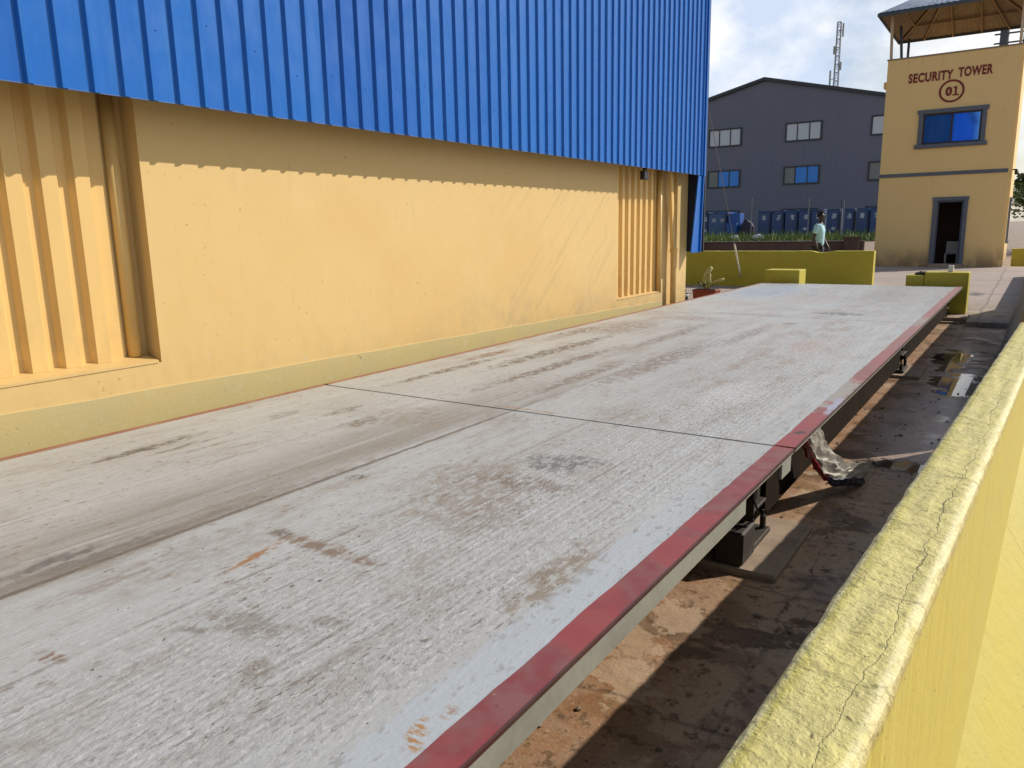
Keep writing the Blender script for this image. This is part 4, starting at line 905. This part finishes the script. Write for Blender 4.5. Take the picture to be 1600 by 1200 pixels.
# ------------------------------------------------------------------ grey warehouse far behind
def mk_grey():
    m = Mat('grey_cladding', (.130, .148, .205), .5); X = m.xyz()
    m.mix(m.ramp(m.noise(.25, 4), .4, .7, 0, .5), (.145, .155, .20)); m.mix(m.math('MULTIPLY', m.ramp(m.math('FRACT', m.math('MULTIPLY', X[0], 1.0)), .0, .08, 1, 0), .35), (.07, .075, .10))
    m.mix(m.ramp(m.noise(1.2, 5, scale=(3, 1, .2)), .5, .8, 0, .3), (.08, .085, .11)); return m.done()
GB = thing('warehouse', 'large dark grey gabled warehouse with two visible rows of windows', 'building', loc=(-19, 80, .07))
gz = lambda z: z-.07
m = MB(); ring = [(-15, 0), (15, 0), (15, gz(11.45)), (0, gz(15.05)), (-15, gz(11.45))]
m.prism(ring, 'y', 0, 40); m.build('wall', mk_grey(), GB)
m = MB(); t = .22
m.prism([(-15.4, gz(11.35)), (0, gz(15.05)), (0, gz(15.35)), (-15.4, gz(11.65))], 'y', -.35, 40.3); m.prism([(15.4, gz(11.35)), (15.4, gz(11.65)), (0, gz(15.35)), (0, gz(15.05))], 'y', -.35, 40.3)
m.build('roof', plain('dark_roof_edge', (.035, .04, .05), .5), GB)
M_wf = plain('dark_window_frame', (.03, .035, .045), .5); mw = Mat('pale_pane', (.52, .58, .62), .25); M_pale = mw.done()
mb2 = Mat('far_blue_pane', (.025, .19, .62), .15, .2); mb2.mix(mb2.ramp(mb2.noise(.8, 2, scale=(1.6, 1, .4)), .55, .62, 0, .7), (.02, .22, .62)); M_bp = mb2.done(); M_blind = plain('grey_blind', (.20, .23, .22), .6)
for r_, (za, zb_) in enumerate(((9.05, 10.85), (4.98, 6.75), (.9, 2.68))):
    for c_ in range(-1, 3):
        xa = -16.79+7.72*c_ +19; xb = xa+3.42; fo = MB()
        za_, zb2 = gz(za), gz(zb_)
        fo.box(xa, xb, -.12, -.002, zb2-.14, zb2); fo.box(xa, xb, -.12, -.002, za_, za_+.14); fo.box(xa, xa+.14, -.12, -.002, za_+.14, zb2-.14); fo.box(xb-.14, xb, -.12, -.002, za_+.14, zb2-.14)
        w3 = (xb-xa)/3
        for i in (1, 2): fo.box(xa+w3*i-.045, xa+w3*i+.045, -.10, -.002, za_+.14, zb2-.14)
        wd = fo.build('window', M_wf, GB)
        for i in range(3):
            mt = M_pale if r_ == 0 else (M_blind if i == 0 and r_ == 1 else M_bp)
            MB().box(xa+w3*i+.05, xa+w3*(i+1)-.05, -.05, -.003, za_+.1, zb2-.1).build('pane', mt, wd)

# lattice mast
MS = thing('lattice_mast', 'tall thin lattice telecom mast rising behind the grey warehouse roof', 'mast', loc=(-18.6, 110, .07))
m = MB(); hgt = 26.2; wb = .75; wt = .42
cs = [(-1, -1), (1, -1), (1, 1), (-1, 1)]
for sx_, sy_ in cs: m.bar((sx_*wb/2, sy_*wb/2, 0), (sx_*wt/2, sy_*wt/2, hgt), .09, .09)
N = 26
for i in range(N):
    z0, z1 = hgt*i/N, hgt*(i+1)/N; w0 = wb+(wt-wb)*i/N; w1 = wb+(wt-wb)*(i+1)/N
    for a_ in range(4):
        p0 = cs[a_]; p1_ = cs[(a_+1) % 4]
        m.bar((p0[0]*w0/2, p0[1]*w0/2, z0), (p1_[0]*w1/2, p1_[1]*w1/2, z1), .045, .045); m.bar((p0[0]*w1/2, p0[1]*w1/2, z1), (p1_[0]*w1/2, p1_[1]*w1/2, z1), .06, .06)
m.build('lattice', plain('mast_steel', (.34, .35, .37), .5, .2), MS)
for (x, z, hh) in ((-.75, 18.3, 2.2), (-.9, 16.6, 1.6), (.5, 24.4, 1.6), (-.45, 22.4, 1.0), (-1.0, 15.4, 1.4), (.45, 20.4, 1.0)):
    m = MB(); m.box(x-.11, x+.11, -.1, .1, z, z+hh, .03); m.bar((x, 0, z+hh*.5), (0, 0, z+hh*.5), .08, .08); m.build('antenna', plain('pale_antenna', (.5, .5, .5), .6), MS)

# ------------------------------------------------------------------ blue cabins with white signs
M_cab = plain('blue_cabin', (.030, .072, .205), .5, 0, .45, .9); M_cabb = plain('bright_blue_cabin', (.012, .085, .34), .5, 0, .4, .9); M_cabd = plain('dark_cabin_trim', (.012, .02, .06), .6); M_sign = plain('white_sign', (.46, .50, .60), .6, 0, .4, 6)
def marks(parent, w, seed, extra):
    random.seed(seed); m = MB(); cx_ = random.uniform(-.05, .10)*w; z = 1.42
    for i in range(5):     # worn pictogram of short strokes
        m.box(cx_-.16+random.uniform(0, .10), cx_+.05+random.uniform(0, .13), -.022, -.002+.0008*i, z+.075*i, z+.075*i+random.uniform(.035, .07))
    m.box(cx_-.15+random.uniform(0, .2), cx_-.06+random.uniform(.02, .2), -.024, -.001, z+.02, z+.33)
    m.build('sign', M_sign, parent)
    if extra:
        m = MB(); m.prism([(cx_-.18, .68), (cx_+.02, .56), (cx_+.20, .80), (cx_+.06, .74), (cx_-.05, .84)], 'y', -.02, -.003); m.build('sticker', M_sign, parent)
    m = MB()
    for i in range(3): m.box(-w*.32, w*.22, -.012, -.002, .40+.14*i, .42+.14*i)
    m.build('louvre', M_cab, parent)
cabs = [(-18.45, -17.93, 0), (-14.63+.80, -12.90, 1), (-12.78, -11.92, 1), (-11.75, -10.88, 1), (-10.74, -9.88, 1), (-9.80, -9.02, 1), (-8.69, -7.86, 1), (-7.56, -6.84, 1), (-6.63, -5.84, 1), (-5.70, -4.95, 1)]
desc = ['narrow blue cabin at the left end of the cabin row', 'blue cabin just right of the bright blue cabin and its dark gap', 'second blue cabin right of the dark gap', 'blue cabin between the second dark gap cabin and the sticker cabin', 'blue cabin with a white sticker low down, left of the person', 'blue cabin directly left of the person', 'blue cabin with sign and sticker directly right of the person', 'blue cabin just right of the dark fence post', 'last full blue cabin before the security tower', 'blue cabin partly hidden by the left edge of the security tower']
for i, (xa, xb, sg) in enumerate(cabs):
    xa -= .03; xb += .03; w = xb-xa; c_ = thing('portable_cabin', desc[i]+' on the grass', 'cabin', 'row of blue cabins behind the grass', loc=((xa+xb)/2, 62, .06))
    MB().box(-w/2, w/2, .0, 1.1, .0, 2.02+.03*math.sin(i*2.1), .015).build('shell', M_cab, c_)
    MB().box(-w/2-.03, w/2+.03, -.03, 1.13, 2.05, 2.13, .02).build('roof', M_cab, c_)
    MB().box(w/2-.10, w/2-.02, -.03, -.001, .1, 2.0).build('door_post', M_cabd, c_)
    marks(c_, w, 20+i, i in (0, 4, 5, 6))
c_ = thing('portable_cabin', 'wide pale blue cabin with two white signs near the blue building corner', 'cabin', 'row of blue cabins behind the grass', loc=(-17.1, 62, .06))
MB().box(-.78, .78, 0, 1.4, 0, 2.0, .015).build('shell', plain('pale_blue_cabin', (.050, .115, .26), .5, 0, .4, .9), c_); MB().box(-.82, .82, -.03, 1.43, 2.0, 2.10, .02).build('roof', M_cab, c_)
for x in (-.30, .42):
    m = MB()
    for i in range(4): m.box(x-.20+.03*(i % 2), x+.14-.04*(i % 3), -.02, -.002+.0006*i, 1.36+.07*i, 1.41+.07*i)
    m.build('sign', M_sign, c_)
c_ = thing('portable_cabin', 'bright blue cabin with a stepped box in front', 'cabin', 'row of blue cabins behind the grass', loc=(-15.78, 61.6, .06))
MB().box(-.5, .5, .3, 1.4, 0, 2.0, .015).build('shell', M_cabb, c_); MB().box(-.42, .42, -.25, .298, 0, 1.25, .02).build('front_box', M_cabb, c_); MB().box(-.62, -.51, .1, 1.0, 0, 2.0).build('door_post', M_cabd, c_)
bx = MB(); bx.prism([(-15.20, .06), (-14.35, .06), (-14.35, 1.0), (-14.62, 1.45), (-14.95, 1.45), (-15.20, 1.05)], 'y', 61.8, 62.7); o = bx.build('storage_tank', plain('dark_purple_tank', (.022, .022, .06), .6)); tag(o, 'dark rounded tank in the gap right of the bright blue cabin', 'tank')
MB().box(-15.0, -14.7, 61.95, 62.4, 1.452, 1.56, .02).build('lid', M_cabd, o)

# fence posts in the grass
def fpost(x, y, h, mt, lbl, lean=0):
    o = thing('fence_post', lbl, 'post', 'thin posts standing in the grass', loc=(x, y, .05)); MB().tube([(0, 0, 0), (lean, 0, h)], .035, 6).build('shaft', mt, o); MB().lathe([(.05, h-.05), (.05, h), (.0005, h+.04)], (lean, 0, 0), 6).build('cap', mt, o)
M_pp = plain('pale_post', (.15, .16, .18), .6); M_dp = plain('dark_post', (.02, .024, .03), .6)
fpost(-12.9, 57, 2.95, M_pp, 'pale thin post in the grass, leftmost of the post row'); fpost(-8.92, 57, 2.72, M_pp, 'pale thin post just left of the person'); fpost(-6.78, 57, 2.60, M_dp, 'dark thin post right of the person'); fpost(-6.62, 57, 2.55, M_pp, 'pale thin post touching the dark post')

# grass strip and litter
def grass():
    random.seed(11); m = MB(); bm = m.bm
    for i in range(5200):
        x = random.uniform(-22, -3.8); y = random.uniform(52.0, 61.4); h = random.uniform(.12, .50)*(1 if random.random() < .8 else 1.6); a_ = random.uniform(0, 6.28); w = random.uniform(.03, .07); l = Vector((random.uniform(-.2, .2), random.uniform(-.2, .2), 0)); t_ = min(1, max(0, (y-32)/26)); t_ = t_*t_*(3-2*t_); z0 = -.56+.63*t_
        c = Vector((x, y, z0)); u = Vector((math.cos(a_), math.sin(a_), 0))*w
        bm.faces.new([bm.verts.new(p) for p in (c-u, c+u, c+u*.5+l*.5+Vector((0, 0, h*.6)), c+l+Vector((0, 0, h)))])
    g = Mat('grass_blades', (.085, .15, .03), .7); g.mix(g.ramp(g.noise(.9, 4), .4, .65), (.16, .20, .045)); g.mix(g.ramp(g.noise(7, 3), .55, .7, 0, .7), (.04, .075, .02))
    tag(m.build('grass', g.done()), kind='stuff')
grass()
random.seed(5)
for i, (x, y, s_, l) in enumerate(((-13.2, 54.5, .22, 'white litter scrap on the grass near the left post'), (-11.3, 53.5, .30, 'white crumpled sheet on the grass left of the person'), (-7.4, 54, .20, 'pale scrap on the grass right of the dark post'))):
    b = bmesh.new(); bmesh.ops.create_icosphere(b, subdivisions=2, radius=s_)
    for v in b.verts: v.co = Vector((v.co.x*1.5, v.co.y, v.co.z*.8))*(1+.5*noise.noise(v.co*6+Vector((i, 0, 0))))
    m = MB(); m.add(b, Matrix.Translation((x, y, .25))); o = m.build('litter', plain('white_litter', (.6, .62, .64), .7)); tag(o, l, 'litter', 'litter on the grass')

# ------------------------------------------------------------------ tree right of the tower
def tree():
    TR = thing('leafy_tree', 'green leafy tree behind the right side of the tower', 'tree', loc=(5.3, 44, -.2))
    MB().tube([(0, 0, 0), (.1, 0, 1.0), (0, .1, 2.2), (-.2, 0, 3.0)], [.16, .13, .10, .05], 8).tube([(0, .1, 1.3), (.7, 0, 2.3)], [.07, .03], 6).tube([(.05, 0, 1.1), (-.9, .2, 2.0)], [.07, .03], 6).build('trunk', plain('bark', (.12, .085, .06), .9), TR)
    random.seed(9); m = MB(); bm = m.bm
    cl = [(random.uniform(-1.7, 2.4), random.uniform(-1.4, 1.4), random.uniform(.9, 3.3), random.uniform(.35, .75)) for _ in range(22)]
    for (x, y, z, r_) in cl:
        for i in range(210):
            d = Vector((random.gauss(0, 1), random.gauss(0, 1), random.gauss(0, 1))).normalized()*r_*random.uniform(.5, 1.05); c = Vector((x, y, z))+d; u = Vector((random.gauss(0, 1), random.gauss(0, 1), random.gauss(0, .6))).normalized()*.11; v = u.cross(Vector((random.gauss(0, 1), random.gauss(0, 1), random.gauss(0, 1)))).normalized()*.05
            bm.faces.new([bm.verts.new(p) for p in (c-u, c+v, c+u, c-v)])
    g = Mat('tree_leaves', (.05, .10, .025), .6); g.mix(g.ramp(g.noise(1.6, 4), .4, .65), (.09, .15, .035)); m.build('crown', g.done(), TR)
tree()
